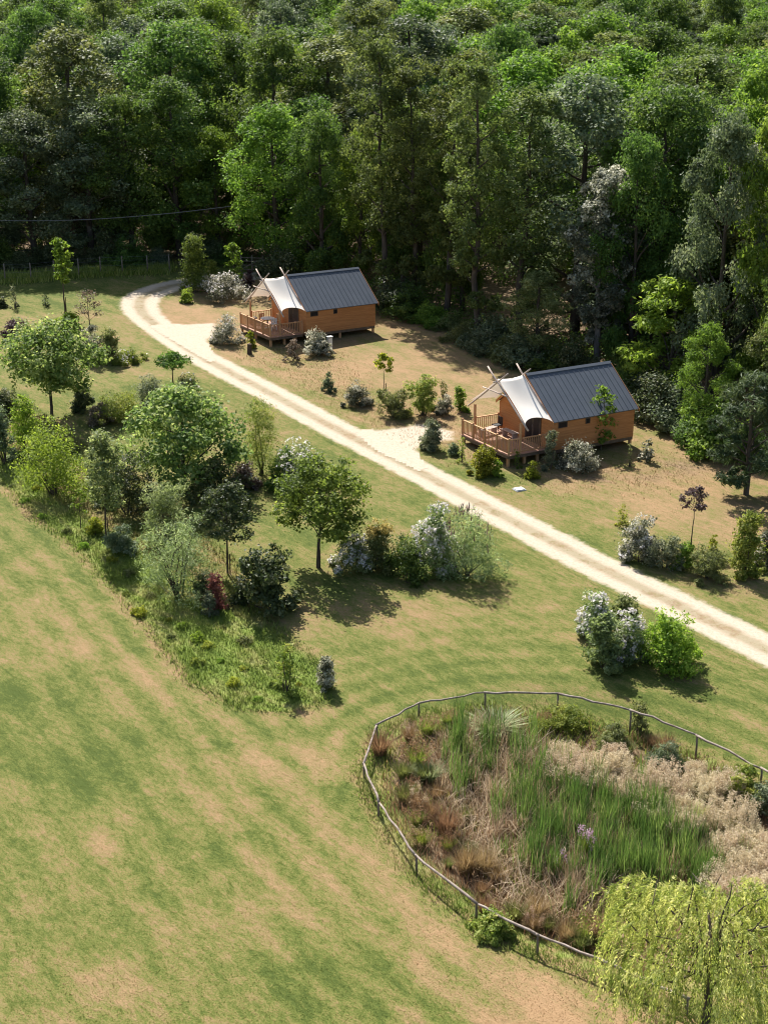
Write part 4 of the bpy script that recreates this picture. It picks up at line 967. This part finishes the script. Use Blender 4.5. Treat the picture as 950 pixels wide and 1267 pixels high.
# bed right of the track
SH('white_shrub', 790, 693, 638, 43, 'white-tipped round shrub heading the bed with the purple sapling', 'silver', leaf=0.12, nmaj=10, flowers='whitefl', fl_n=110)
SH('juniper', 822, 702, 664, 42, 'spreading grey-green juniper next to the white-tipped round shrub', 'blue', leaf=0.13, aspect=0.3, nmaj=11, shape='spray', cov=2.2)
SH('green_shrub', 846, 704, 668, 24, 'fresh green bush at the foot of the purple sapling', 'lime', leaf=0.11)
SH('olive_shrub', 874, 716, 678, 42, 'tufty olive shrub with upright shoots beside the purple sapling', 'olive', leaf=0.14, aspect=0.25, shape='spray', nmaj=12, cov=2.2)
SH('yellow_sapling', 881, 680, 660, 11, 'small yellow sapling behind the tufty olive shrub', 'yellow', 'sapling', leaf=0.10, cov=0.9)
SH('tall_shrub', 921, 712, 632, 42, 'tall upright green shrub below the short pine', 'weed', leaf=0.13, shape='column', nmaj=14, cov=2.2)
SH('white_shrub', 948, 700, 656, 34, 'white-leaved shrub pressed against the tall upright green shrub', 'silver', leaf=0.12)
SH('thin_sapling', 768, 650, 622, 15, 'thin yellowish sapling behind the white-tipped round shrub', 'yellow', 'sapling', leaf=0.09, cov=0.6)
# group on the lawn above the pond
SH('white_shrub', 736, 782, 734, 40, 'white-flowered shrub at the back of the lawn group above the pond', 'sage', leaf=0.12, flowers='whitefl', fl_n=330, nmaj=10)
SH('green_shrub', 771, 772, 734, 32, 'dark yellowish-green shrub at the back of the lawn group', 'olive', leaf=0.12)
SH('pale_shrub', 745, 826, 760, 42, 'pale green open shrub at the front of the lawn group', 'sage', leaf=0.14, aspect=0.6, nmaj=12, cov=2.0)
SH('white_shrub', 778, 818, 756, 42, 'white-flowered shrub in the middle of the lawn group', 'sage', leaf=0.12, flowers='whitefl', fl_n=300, nmaj=10)
SH('bright_shrub', 826, 826, 750, 62, 'big bright green bush of the lawn group nearest the track', 'bright', leaf=0.14, nmaj=16, cov=2.6)
# long mixed shrubbery
SH('lilac_white_shrub', 372, 608, 543, 56, 'lilac-white flowering shrub right behind the round-crowned tree', 'sage', leaf=0.12, flowers='whitefl', fl_n=300, nmaj=11)
SH('willow_shrub', 322, 588, 492, 54, 'tall fine-leaved green willow bush near the track', 'weed', leaf=0.15, aspect=0.25, shape='column', nmaj=16, cov=2.2)
SH('lilac_white_shrub', 439, 704, 662, 48, 'white-lilac bush between the round-crowned tree and the cream-topped bush', 'sage', leaf=0.11, flowers='whitefl', fl_n=300, nmaj=9)
o, h, w = SH('cream_topped_shrub', 467, 704, 650, 38, 'dark shrub with a cream-yellow top', 'olive', leaf=0.11, nmaj=9, shape='column')
rng = np.random.default_rng(4); mb = MB()
clumps(rng, [np.array([0, 0, h * 0.98]), np.array([0.3, 0.1, h * .88]), np.array([-0.3, -.05, h * .86])], [0.5, .42, .42], 16, 22, 0.1, 0.6, mb, flat=.6)
link('flowers', mb.mesh('flowers', M['cream']), o)['kind'] = 'stuff'
SH('dark_shrub', 503, 713, 660, 50, 'dark bluish-green round shrub left of the big buddleia', 'oak', leaf=0.12, nmaj=12)
SH('white_shrub', 538, 704, 622, 56, 'tall shrub hung with white flowers leaning on the buddleia', 'sage', leaf=0.12, flowers='whitefl', fl_n=520, nmaj=14)
o, h, w = SH('buddleia', 577, 712, 626, 72, 'big purple-tipped buddleia at the end of the mixed shrubbery', 'sage', leaf=0.15, aspect=0.28, nmaj=18, cov=2.6, stems=9)
rng = np.random.default_rng(8); mb = MB(); k = 90
a = rng.uniform(0, 6.28, k); r = w * 0.5 * np.sqrt(rng.uniform(0, 1, k)); P = np.stack([np.cos(a) * r, np.sin(a) * r, h * (1.0 - 0.55 * (r / (w * .5)) ** 2)], 1)
blades(rng, P - (0, 0, .15), rng.uniform(0.3, 0.55, k), 0.06, rng.uniform(0.2, 0.5, k), rng.uniform(0.1, 0.8, k), mb)
link('flowers', mb.mesh('flowers', M['purple']), o)['kind'] = 'stuff'
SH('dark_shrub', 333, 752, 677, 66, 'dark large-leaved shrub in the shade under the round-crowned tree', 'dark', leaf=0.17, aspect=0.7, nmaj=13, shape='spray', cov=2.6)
SH('silver_willow', 221, 738, 640, 84, 'big silvery green willow bush at the corner of the rough grass', 'sage', leaf=0.16, aspect=0.22, nmaj=20, cov=2.4, stems=10, shape='spray')
SH('silver_willow', 205, 668, 592, 52, 'twiggy greyish willow behind the silvery green willow bush', 'sage', leaf=0.15, aspect=0.25, nmaj=14, cov=1.5, stems=10, shape='spray')
SH('red_shrub', 268, 755, 709, 25, 'small red-leaved shrub beside the silvery willow bush', 'red', leaf=0.11, shape='column', nmaj=8, cov=1.5)
SH('grey_shrub', 259, 762, 730, 16, 'small bluish shrub touching the red-leaved shrub', 'blue', leaf=0.10)
SH('grey_shrub', 253, 738, 706, 26, 'dull dark shrub behind the red-leaved shrub', 'dark', leaf=0.12)
SH('green_shrub', 353, 856, 798, 30, 'thin two-tiered green shrub at the tip of the rough grass', 'weed', leaf=0.12, shape='spray', nmaj=9, cov=1.4)
SH('silver_shrub', 404, 852, 813, 26, 'small silver-white oval shrub standing alone on the lawn', 'silver', leaf=0.09, shape='column', nmaj=9)
SH('yellow_green_shrub', 66, 612, 510, 80, 'wide yellow-green shrub next to the columnar bush', 'feather', leaf=0.14, nmaj=20, cov=2.6, stems=8)
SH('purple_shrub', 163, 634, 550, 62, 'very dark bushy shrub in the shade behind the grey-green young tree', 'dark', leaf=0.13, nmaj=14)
SH('yellow_tuft', 119, 661, 640, 20, 'small yellow-green tuft near the foot of the staked young tree', 'yellow', leaf=0.10)
SH('low_clump', 148, 682, 655, 38, 'low grey-green clump in the rough grass under the young tree', 'grey', leaf=0.10, shape='spray')
SH('grey_shrub', 6, 574, 503, 30, 'grey-green thin shrub on the far side of the columnar bush', 'grey', leaf=0.12, shape='spray', nmaj=12)
SH('dark_shrub', 8, 514, 478, 30, 'dark shrub on the far side of the staked big-leaved tree', 'dark', leaf=0.12)
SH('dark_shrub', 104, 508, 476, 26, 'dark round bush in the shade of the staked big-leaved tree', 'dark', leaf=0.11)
SH('brown_shrub', 124, 524, 498, 28, 'brownish low bush beside the dark round bush', 'brown', leaf=0.11)
SH('green_herbs', 150, 522, 486, 44, 'patch of tall fresh green herbs beside the brownish bush', 'weed', leaf=0.13, aspect=0.35, nmaj=12, shape='spray', cov=2.0)
SH('round_shrub', 186, 504, 460, 35, 'dark grey-green ball-shaped shrub by the sumac', 'blue', leaf=0.10, nmaj=12, cov=2.6)
SH('white_shrub', 231, 494, 462, 28, 'whitish yellow shrub behind the large dark spreading tree', 'olive', leaf=0.11, flowers='whitefl', fl_n=60)
SH('silver_shrub', 116, 448, 401, 30, 'silver-grey round shrub under the sparse brown-purple tree', 'silver', leaf=0.11)
SH('olive_shrub', 138, 449, 406, 26, 'olive shrub beside the silver-grey round shrub', 'olive', leaf=0.11, shape='column', nmaj=8)
SH('low_clump', 158, 448, 432, 36, 'low flowering clump on the lawn side of the olive shrub', 'weed', leaf=0.10, flowers='whitefl', fl_n=25, nmaj=9)
SH('low_bush', 86, 404, 386, 29, 'low bright green big-leaved bush at the foot of the young poplar-like tree', 'bright', leaf=0.17, aspect=0.7)
SH('dark_shrub', 22, 416, 394, 34, 'dark purple-grey shrub behind the staked big-leaved tree', 'purple', leaf=0.12)
SH('thin_sapling', 19, 381, 352, 12, 'thin bluish sapling on the lawn before the wire fence', 'blue', 'sapling', leaf=0.12, cov=0.7, shape='column', nmaj=6)
SH('thin_sapling', 57, 379, 364, 10, 'small dark sapling in dry grass next to the young poplar-like tree', 'dark', 'sapling', leaf=0.12, cov=0.8, shape='column', nmaj=5)
SH('dark_shrub', 2, 380, 366, 12, 'dark little bush on the lawn beside the thin bluish sapling', 'dark', leaf=0.12)
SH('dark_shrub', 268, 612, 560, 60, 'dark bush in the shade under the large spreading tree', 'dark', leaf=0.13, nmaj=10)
SH('pink_shrub', 302, 604, 570, 30, 'pinkish-brown shrub between the large dark tree and the willow bush', 'brown', leaf=0.11, flowers='whitefl', fl_n=40)
SH('dark_shrub', 352, 604, 552, 34, 'dark green bush between the willow bush and the lilac-white shrub', 'oak', leaf=0.12)

wd = [make_shrub(900 + i, 0.5, 0.8, ['weed', 'bright', 'olive', 'yellow'][i], leaf=0.09, cov=1.5, nmaj=6) for i in range(4)]
WN = ['green leafy weed clump', 'bright green weed clump', 'olive weed clump', 'yellowish weed clump']
rngW = np.random.default_rng(12)
for i, (u, v) in enumerate([(12, 600), (35, 625), (60, 640), (80, 660), (105, 680), (135, 700), (160, 712), (150, 735), (185, 740), (175, 760), (205, 765), (225, 775), (210, 795), (245, 790), (262, 800), (240, 820),
                            (280, 815), (300, 800), (310, 830), (290, 848), (330, 850), (325, 822), (350, 870), (372, 850), (270, 778), (195, 720), (120, 665), (50, 605), (88, 636), (318, 868)]):
    k = int(rngW.integers(4)); p = gp(u + rngW.normal(0, 4), v + rngW.normal(0, 3)); o = thing('weed_clump', WN[k] + ' in the rough grass strip', 'weed', p, rngW.uniform(0, 6.28), WN[k] + 's')
    f = rngW.uniform(0.3, 0.8); o.scale = (f, f, f * rngW.uniform(0.7, 1.2)); link('stem', wd[k][0], o); link('foliage', wd[k][1], o)

# ------------------------------------------------------------------ weeping willow in the near corner
def weeping_willow():
    rng = np.random.default_rng(21); p = gp(868, 1296); h = height_at(p, 1092)
    t = thing('weeping_willow', 'young weeping willow with yellow-green hanging strands beside the pond', 'tree', p)
    tm, cm = MB(), MB(); tm.tube([(0, 0, -0.3), (0.05, 0, h * 0.3), (0.0, 0.05, h * 0.6)], [0.16, 0.12, 0.08], 9, cap=False)
    R0 = 3.3; top = h * 0.93; lobes = rng.uniform(-1, 1, (16, 3)) * (2.6, 2.6, 0.55)
    def dome(x, y):
        k = np.argmin((lobes[:, 0] - x) ** 2 + (lobes[:, 1] - y) ** 2); dd = math.hypot(lobes[k, 0] - x, lobes[k, 1] - y)
        return top - 0.13 * (x * x + y * y) + lobes[k, 2] - 0.28 * dd * dd
    for i in range(26):
        a = i * 2.399; r = R0 * math.sqrt((i + 0.5) / 26) * 0.85
        branch(rng, (0, 0, h * rng.uniform(0.35, 0.58)), (math.cos(a) * r, math.sin(a) * r, top - 0.16 * r * r), 0.05, 0.012, tm, 0.1)
    LP, LT, TT = [], [], []
    for i in range(950):
        a = rng.uniform(0, 6.28); r = R0 * math.sqrt(rng.uniform(0, 1)) * 0.86
        z0 = max(0.5, dome(math.cos(a) * r, math.sin(a) * r) - abs(rng.normal(0, 0.45))); out = rng.uniform(0.15, 0.7); L = rng.uniform(0.9, 2.3) * (0.75 + 0.25 * r / R0)
        n = int(L * 36); s = np.linspace(0, 1, n)
        wob = rng.normal(0, 0.06, 2)
        P = np.stack([math.cos(a) * (r + out * np.sin(s * 1.5)) + wob[0] * s, math.sin(a) * (r + out * np.sin(s * 1.5)) + wob[1] * s,
                      z0 + 0.16 * np.sin(s * 3.14) * (1 - s) - L * s ** 1.7], 1)
        P[:, 2] = np.maximum(P[:, 2], 0.12)
        LP.append(P); d = np.gradient(P, axis=0); LT.append(unit(d)); TT.append(np.clip(rng.uniform(0.05, 0.95) + rng.normal(0, 0.1, n), 0, 1))
    P = np.vstack(LP); D = np.vstack(LT); T = np.concatenate(TT); n = len(P)
    P = P + rng.normal(0, 0.025, (n, 3)); ax = unit(D + rng.normal(0, 0.28, (n, 3)))
    side = unit(np.cross(ax, rdir(rng, n))); L = rng.uniform(0.08, 0.14, n)[:, None]; W = L * 0.14
    V = np.stack([P, P + ax * L * .5 + side * W, P + ax * L, P + ax * L * .5 - side * W], 1).reshape(-1, 3)
    cm.add(V, np.arange(4 * n).reshape(n, 4), A=np.repeat(T, 4))
    link('trunk', tm.mesh('trunk', M['bark'], smooth=True), t); link('crown', cm.mesh('crown', M['willow']), t)
weeping_willow()

# ------------------------------------------------------------------ plants of the pond
rngP = np.random.default_rng(55)
def sample_poly(rng, pts, n, minsd=0.0):
    P = poly_px(pts); lo, hi = P.min(0), P.max(0); out = np.zeros((0, 2))
    while len(out) < n:
        q = rng.uniform(lo, hi, (n * 2, 2)); out = np.vstack([out, q[sdist(P, q[:, 0], q[:, 1]) < -minsd]])
    return out[:n]
def on_ground(xy): return np.column_stack([xy, gz(xy[:, 0], xy[:, 1])])
CAT = [(560, 935), (590, 905), (650, 915), (680, 955), (740, 985), (800, 1005), (860, 1045), (905, 1095), (870, 1110), (800, 1100), (740, 1110), (700, 1125), (655, 1110), (610, 1060), (575, 1000)]
xy = sample_poly(rngP, CAT, 330) + rngP.normal(0, 0.5, (330, 2)); cx_ = gp(690, 1010)[0]
xy = xy[(rngP.uniform(0, 1, len(xy)) < 0.38) | (xy[:, 0] > cx_ + rngP.normal(0, 0.6, len(xy)))]; cen = on_ground(xy); k = 36
P = np.repeat(cen, k, 0) + np.concatenate([rngP.normal(0, 0.13, (len(cen) * k, 2)), np.zeros((len(cen) * k, 1))], 1); n = len(P)
hh = np.repeat(rngP.uniform(1.15, 1.95, len(cen)), k) * rngP.uniform(0.7, 1.1, n)
mb = MB(); blades(rngP, P, hh, rngP.uniform(0.018, 0.032, n), rngP.uniform(0.03, 0.4, n), np.clip(np.repeat(rngP.uniform(-0.2, 0.6, len(cen)), k) + rngP.normal(0, .15, n), 0, 1), mb, 0.7)
nb_ = 70; bc = on_ground(sample_poly(rngP, CAT, nb_)); Pb = np.repeat(bc, 22, 0) + np.concatenate([rngP.normal(0, 0.16, (nb_ * 22, 2)), np.zeros((nb_ * 22, 1))], 1); bm = MB()
blades(rngP, Pb, rngP.uniform(0.7, 1.5, len(Pb)), rngP.uniform(0.018, 0.03, len(Pb)), rngP.uniform(0.05, 0.6, len(Pb)), rngP.uniform(0, 0.9, len(Pb)), bm, 0.7)
tag(link('brown_reeds', bm.mesh('brown_reeds', M['straw'])), 'brown upright dead reed stems among the green cattails', 'dead reeds', kind='stuff')
tag(link('cattail_bed', mb.mesh('cattail_bed', M['reed'])), 'dense stand of tall green cattail leaves filling the pond', 'reeds', kind='stuff')
DEAD = [(540, 920), (600, 895), (700, 940), (800, 1010), (880, 1080), (800, 1110), (720, 1140), (650, 1150), (590, 1090), (545, 1000)]
xy = sample_poly(rngP, DEAD, 7500); P = on_ground(xy); n = len(P)
mb = MB(); blades(rngP, P, rngP.uniform(0.3, 1.0, n), rngP.uniform(0.018, 0.04, n), rngP.uniform(0.2, 1.2, n), rngP.uniform(0, 1, n), mb, 0.6)
tag(link('dead_reeds', mb.mesh('dead_reeds', M['straw'])), 'pinkish dead reed straw lying between the cattails', 'dead reeds', kind='stuff')
# ground cover inside the rail
q = sample_poly(rngP, [(475, 920), (520, 893), (600, 882), (690, 884), (780, 906), (862, 938), (940, 985), (1000, 1060), (990, 1150), (900, 1220), (769, 1205), (665, 1165), (589, 1126), (515, 1068), (470, 1000)], 15000)
P = on_ground(q); n = len(P); mb = MB()
cl_ = np.sin(q[:, 0] * 1.3 + 2) * np.sin(q[:, 1] * 1.1) + rngP.normal(0, .4, n)
g = cl_ > 0.25
blades(rngP, P[g], rngP.uniform(0.15, 0.5, g.sum()), rngP.uniform(0.02, 0.04, g.sum()), rngP.uniform(0.2, 1.0, g.sum()), rngP.uniform(0, .8, g.sum()), mb, .5, 2)
tag(link('pond_undergrowth', mb.mesh('pond_undergrowth', M['weed'])), 'low green weeds carpeting the ground inside the pond rail', 'weeds', kind='stuff')
mb = MB(); g = ~g
blades(rngP, P[g], rngP.uniform(0.2, 0.6, g.sum()), rngP.uniform(0.016, 0.03, g.sum()), rngP.uniform(0.2, 0.9, g.sum()), rngP.uniform(0, .8, g.sum()), mb, .5, 2)
tag(link('dry_undergrowth', mb.mesh('dry_undergrowth', M['rust'])), 'low rusty dry grass carpeting the ground inside the pond rail', 'dry grass', kind='stuff')
def tuft(seed, h, w, mat, plume=None, nb=240, bw=0.022, pl_n=60, lean=(0.15, 0.9), bmat=None):
    rng = np.random.default_rng(seed); mb = MB()
    a = rng.uniform(0, 6.28, nb); r = w * 0.16 * np.sqrt(rng.uniform(0, 1, nb)); P = np.stack([np.cos(a) * r, np.sin(a) * r, np.zeros(nb)], 1)
    blades(rng, P, h * rng.uniform(0.55, 1.0, nb), rng.uniform(0.7, 1.3, nb) * bw, rng.uniform(*lean, nb), np.clip(rng.normal(0.45, 0.2, nb), 0, 1), mb, 0.6, 3, a + rng.normal(0, .5, nb))
    out = [('blades', mb.mesh('blades', M[bmat or mat]))]
    if plume:
        fm = MB(); k = pl_n; a = rng.uniform(0, 6.28, k); r = w * 0.5 * np.sqrt(rng.uniform(0, 1, k))
        C = np.stack([np.cos(a) * r, np.sin(a) * r, h * rng.uniform(0.55, 1.12, k) * (1 - 0.12 * (r / (w * .5)))], 1)
        for c in C:
            m = 34; s = rng.uniform(0, 1, m); L = rng.uniform(0.22, 0.42)
            Pp = c + np.stack([rng.normal(0, .045, m), rng.normal(0, .045, m), (s - .5) * L], 1)
            leaf_cards(rng, Pp, rdir(rng, m), 0.062, 0.45, np.clip(rng.normal(0.5, .2, m), 0, 1), fm)
        out.append(('plumes', fm.mesh('plumes', M[plume])))
    return out
def put_tuft(name, parts, u, v, s, label, cat, group=None):
    p = gp(u, v); o = thing(name, label, cat, p, rngP.uniform(0, 6.28), group); sz = s * rngP.uniform(0.85, 1.15); o.scale = (s, s, sz)
    for nm, me in parts:
        c = link(nm, me, o)
        if nm == 'plumes': c['kind'] = 'stuff'
    return o
rt = [tuft(600 + i, [0.95, 0.8, 1.1, 0.7][i], [1.1, 1.2, 0.8, 1.0][i], 'rust', [None, 'rust', 'straw', None][i], 420, 0.015, [0, 26, 16, 0][i], lean=(0.08, 0.8), bmat=['rust', 'weed', 'rust', 'olive'][i]) for i in range(4)]
RUST = [(485, 935), (498, 925), (512, 905), (525, 912), (495, 960), (512, 950), (490, 985), (508, 990), (525, 972), (520, 1005), (538, 1010), (505, 1012), (540, 1035), (555, 1030), (530, 1045), (560, 1055),
        (575, 1060), (560, 1080), (585, 1085), (600, 1080), (590, 1105), (615, 1100), (610, 1125), (635, 1120), (630, 1140), (655, 1135), (660, 1155), (685, 1150), (700, 1165), (720, 1160), (545, 900), (560, 895),
        (640, 900), (665, 905), (550, 985), (570, 1020), (800, 925), (820, 935), (785, 928), (712, 1178), (740, 1180)]
for i, (u, v) in enumerate(RUST): put_tuft('rust_grass_tuft', rt[int(rngP.choice(4, p=[0.25, 0.3, 0.15, 0.3]))], u + rngP.normal(0, 6), v + rngP.normal(0, 5), rngP.uniform(0.6, 1.25), 'rust-coloured fine grass tuft inside the pond rail', 'grass tuft', 'rusty grass tufts by the pond rail')
pt = [tuft(640 + i, 1.05, [1.5, 1.1, 1.9][i], 'olive', 'plume', 260, 0.02, [130, 90, 170][i], lean=(0.1, 0.7)) for i in range(3)]
PLUME = [(690, 945), (708, 950), (728, 955), (748, 962), (715, 968), (740, 978), (765, 975), (785, 985), (770, 995), (800, 998), (820, 1005), (812, 1020), (840, 1018), (858, 1030), (845, 1042), (875, 1045),
         (888, 1032), (905, 1048), (895, 1062), (918, 1065), (855, 968), (872, 978), (890, 988), (875, 995), (935, 1090), (918, 1105), (950, 1075), (900, 1120), (945, 1118), (968, 1098), (925, 1130), (895, 1140), (960, 1060), (975, 1130)]
for i, (u, v) in enumerate(PLUME + [(a + 9, b + 8) for a, b in PLUME[::2]] + [(a - 8, b + 4) for a, b in PLUME[1::3]]): put_tuft('plume_grass_clump', pt[int(rngP.integers(3))], u + rngP.normal(0, 7), v + rngP.normal(0, 6), rngP.uniform(0.55, 1.1), 'buff-plumed grass clump in the pale drift across the pond', 'grass clump', 'buff plume grass drift')
put_tuft('variegated_grass', tuft(680, 1.5, 2.4, 'varieg', None, 420, 0.05, lean=(0.5, 1.4)), 612, 908, 0.8, 'large arching cream-striped grass at the back rail of the pond', 'grass clump')
put_tuft('variegated_grass', tuft(681, 0.9, 1.3, 'varieg', None, 200, 0.03, lean=(0.35, 1.1)), 530, 968, 0.9, 'small pale striped grass among the rust-coloured tufts', 'grass clump')
put_tuft('lime_grass', tuft(682, 0.55, 1.2, 'bright', None, 420, 0.02, lean=(0.1, 0.7)), 728, 1148, 1.0, 'bright lime green grass cushion by the weeping willow', 'grass clump')
put_tuft('loosestrife', tuft(683, 1.2, 0.6, 'weed', 'lilac', 60, 0.025, 9, lean=(0.02, 0.25)), 724, 1068, 1.0, 'purple-flowered loosestrife among the cattails', 'flower')
put_tuft('loosestrife', tuft(684, 1.1, 0.6, 'weed', 'lilac', 50, 0.025, 5, lean=(0.02, 0.25)), 690, 1085, 0.9, 'faint mauve loosestrife spikes near the purple-flowered one', 'flower')
SH('pond_bush', 702, 900, 874, 52, 'low green bush inside the back rail of the pond', 'weed', leaf=0.10, nmaj=9, aspect=0.4)
SH('pond_bush', 758, 928, 900, 46, 'dark green grassy bush under the plume drift by the back rail', 'olive', leaf=0.12, aspect=0.25, shape='spray', nmaj=9)
SH('pond_bush', 822, 952, 922, 48, 'dark green feathery bush between the two plume drifts', 'grey', leaf=0.12, aspect=0.25, shape='spray', nmaj=9)
SH('pond_bush', 918, 995, 952, 40, 'yellow-green upright bush beside the rail near the plume drift', 'weed', leaf=0.13, aspect=0.35, shape='spray', nmaj=9)
SH('pond_bush', 945, 1010, 968, 44, 'grey-green bush close to the rail past the yellow-green upright bush', 'grey', leaf=0.12, shape='spray')
SH('pond_bush', 790, 905, 868, 24, 'thin pale shrub rising above the back rail of the pond', 'olive', leaf=0.09, shape='column', cov=1.1, nmaj=7)
SH('rail_weed', 608, 1155, 1128, 46, 'leafy green weed clump growing outside the rail', 'weed', leaf=0.12, nmaj=8)

# ------------------------------------------------------------------ grass
def zone_blades(name, label, xy, hmin, hmax, wid, lean, mat, cat='grass', segs=1, curve=0.3, lush=None):
    rng = np.random.default_rng(len(name) * 17); P = on_ground(xy); n = len(P); mb = MB()
    var = 0.72 + 0.28 * np.sin(xy[:, 0] * 1.9 + 1.3 * np.sin(xy[:, 1] * 1.1)) * np.sin(xy[:, 1] * 1.6 + 0.7)
    blades(rng, P, rng.uniform(hmin, hmax, n) * (var if hmax > 0.1 else 1), rng.uniform(0.6, 1.3, n) * wid, rng.uniform(*lean, n), rng.uniform(0, 1, n), mb, curve, segs)
    m = mb.mesh(name, mat); V = np.vstack(mb.V); set_zone(m, V[:, 0], V[:, 1])
    if lush: m.attributes['lush'].data.foreach_set('value', np.full(len(V), lush, np.float32))
    return tag(link(name, m), label, cat, kind='stuff')
rng = np.random.default_rng(31)
def road_free(xy, lim=1.6): return xy[line_dist(RCW, xy[:, 0], xy[:, 1]) > lim]
# lawn, thinning with distance
n = 240000
y = 31 + 62 * rng.uniform(0, 1, n) ** 1.35; x = rng.uniform(-1, 1, n) * (0.272 * y + 1.5); xy = road_free(np.column_stack([x, y]))
xy = xy[sdist(POND, xy[:, 0], xy[:, 1]) > -0.6]
zone_blades('lawn_grass', 'short mown grass, patchy green and straw', xy, 0.015, 0.036, 0.026, (0.2, 0.9), M['blade'])
# rough strip
lo, hi = STRIP.min(0), STRIP.max(0); q = rng.uniform(lo, hi, (160000, 2)); sd = sdist(STRIP, q[:, 0], q[:, 1]); q = q[sd < 0.25 + rng.normal(0, .25, len(q))][:45000]
zone_blades('rough_grass', 'tall unmown bright green grass strip along the shrubbery', q, 0.10, 0.42, 0.035, (0.2, 1.3), M['blade'], segs=2, lush=1.2)
# fringe under the pond rail
seg = rng.integers(0, len(RW) - 1, 9000); f = rng.uniform(0, 1, 9000)[:, None]; q = RW[seg][:, :2] * (1 - f) + RW[seg + 1][:, :2] * f + rng.normal(0, 0.28, (9000, 2))
zone_blades('rail_fringe_grass', 'tufty long grass along the foot of the pond rail', q, 0.08, 0.32, 0.03, (0.2, 1.0), M['blade'], segs=2, lush=1.1)
# weeds along the wire fence
FWp = np.array([gp(u, v)[:2] for u, v in FP]); seg = rng.integers(0, len(FWp) - 1, 14000); f = rng.uniform(0, 1, 14000)[:, None]
q = FWp[seg] * (1 - f) + FWp[seg + 1] * f + np.column_stack([rng.normal(0, .3, 14000), rng.normal(0.9, 0.8, 14000)])
P = on_ground(q); mb = MB(); n = len(P); blades(rng, P, rng.uniform(0.2, 0.65, n), rng.uniform(0.04, 0.09, n), rng.uniform(0.1, 0.8, n), rng.uniform(0, 1, n), mb, .4, 2)
tag(link('fence_weeds', mb.mesh('fence_weeds', M['weed'])), 'band of tall weeds along the wire fence', 'weeds', kind='stuff')
# scrub and dry stalks between the shrubs of the shrubbery and round the cabins
q = sample_poly(rng, [(0, 560), (70, 620), (180, 690), (290, 750), (330, 745), (290, 690), (200, 620), (120, 560), (40, 500), (0, 500)], 9000)
zone_blades('shrubbery_grass', 'long grass growing between the shrubs of the mixed shrubbery', q, 0.1, 0.4, 0.04, (0.2, 1.0), M['blade'], segs=2)
q = sample_poly(rng, [(300, 435), (370, 425), (420, 440), (480, 500), (560, 505), (570, 560), (640, 590), (720, 595), (790, 560), (870, 565), (860, 600), (700, 612), (560, 575), (450, 522), (330, 462)], 8000) + rng.normal(0, 1.0, (8000, 2))
q = road_free(q); q = q[[all(abs((a - c[0]) * math.cos(c[3]) + (b - c[1]) * math.sin(c[3]) - 1.7) > 4.4 or abs(-(a - c[0]) * math.sin(c[3]) + (b - c[1]) * math.cos(c[3])) > 2.6 for c in (CAB1, CAB2)) for a, b in q]]
zone_blades('dry_grass', 'sparse dry straw grass in the beds round the cabins', q, 0.04, 0.2, 0.03, (0.2, 1.3), M['blade'], 'dry grass', segs=2)
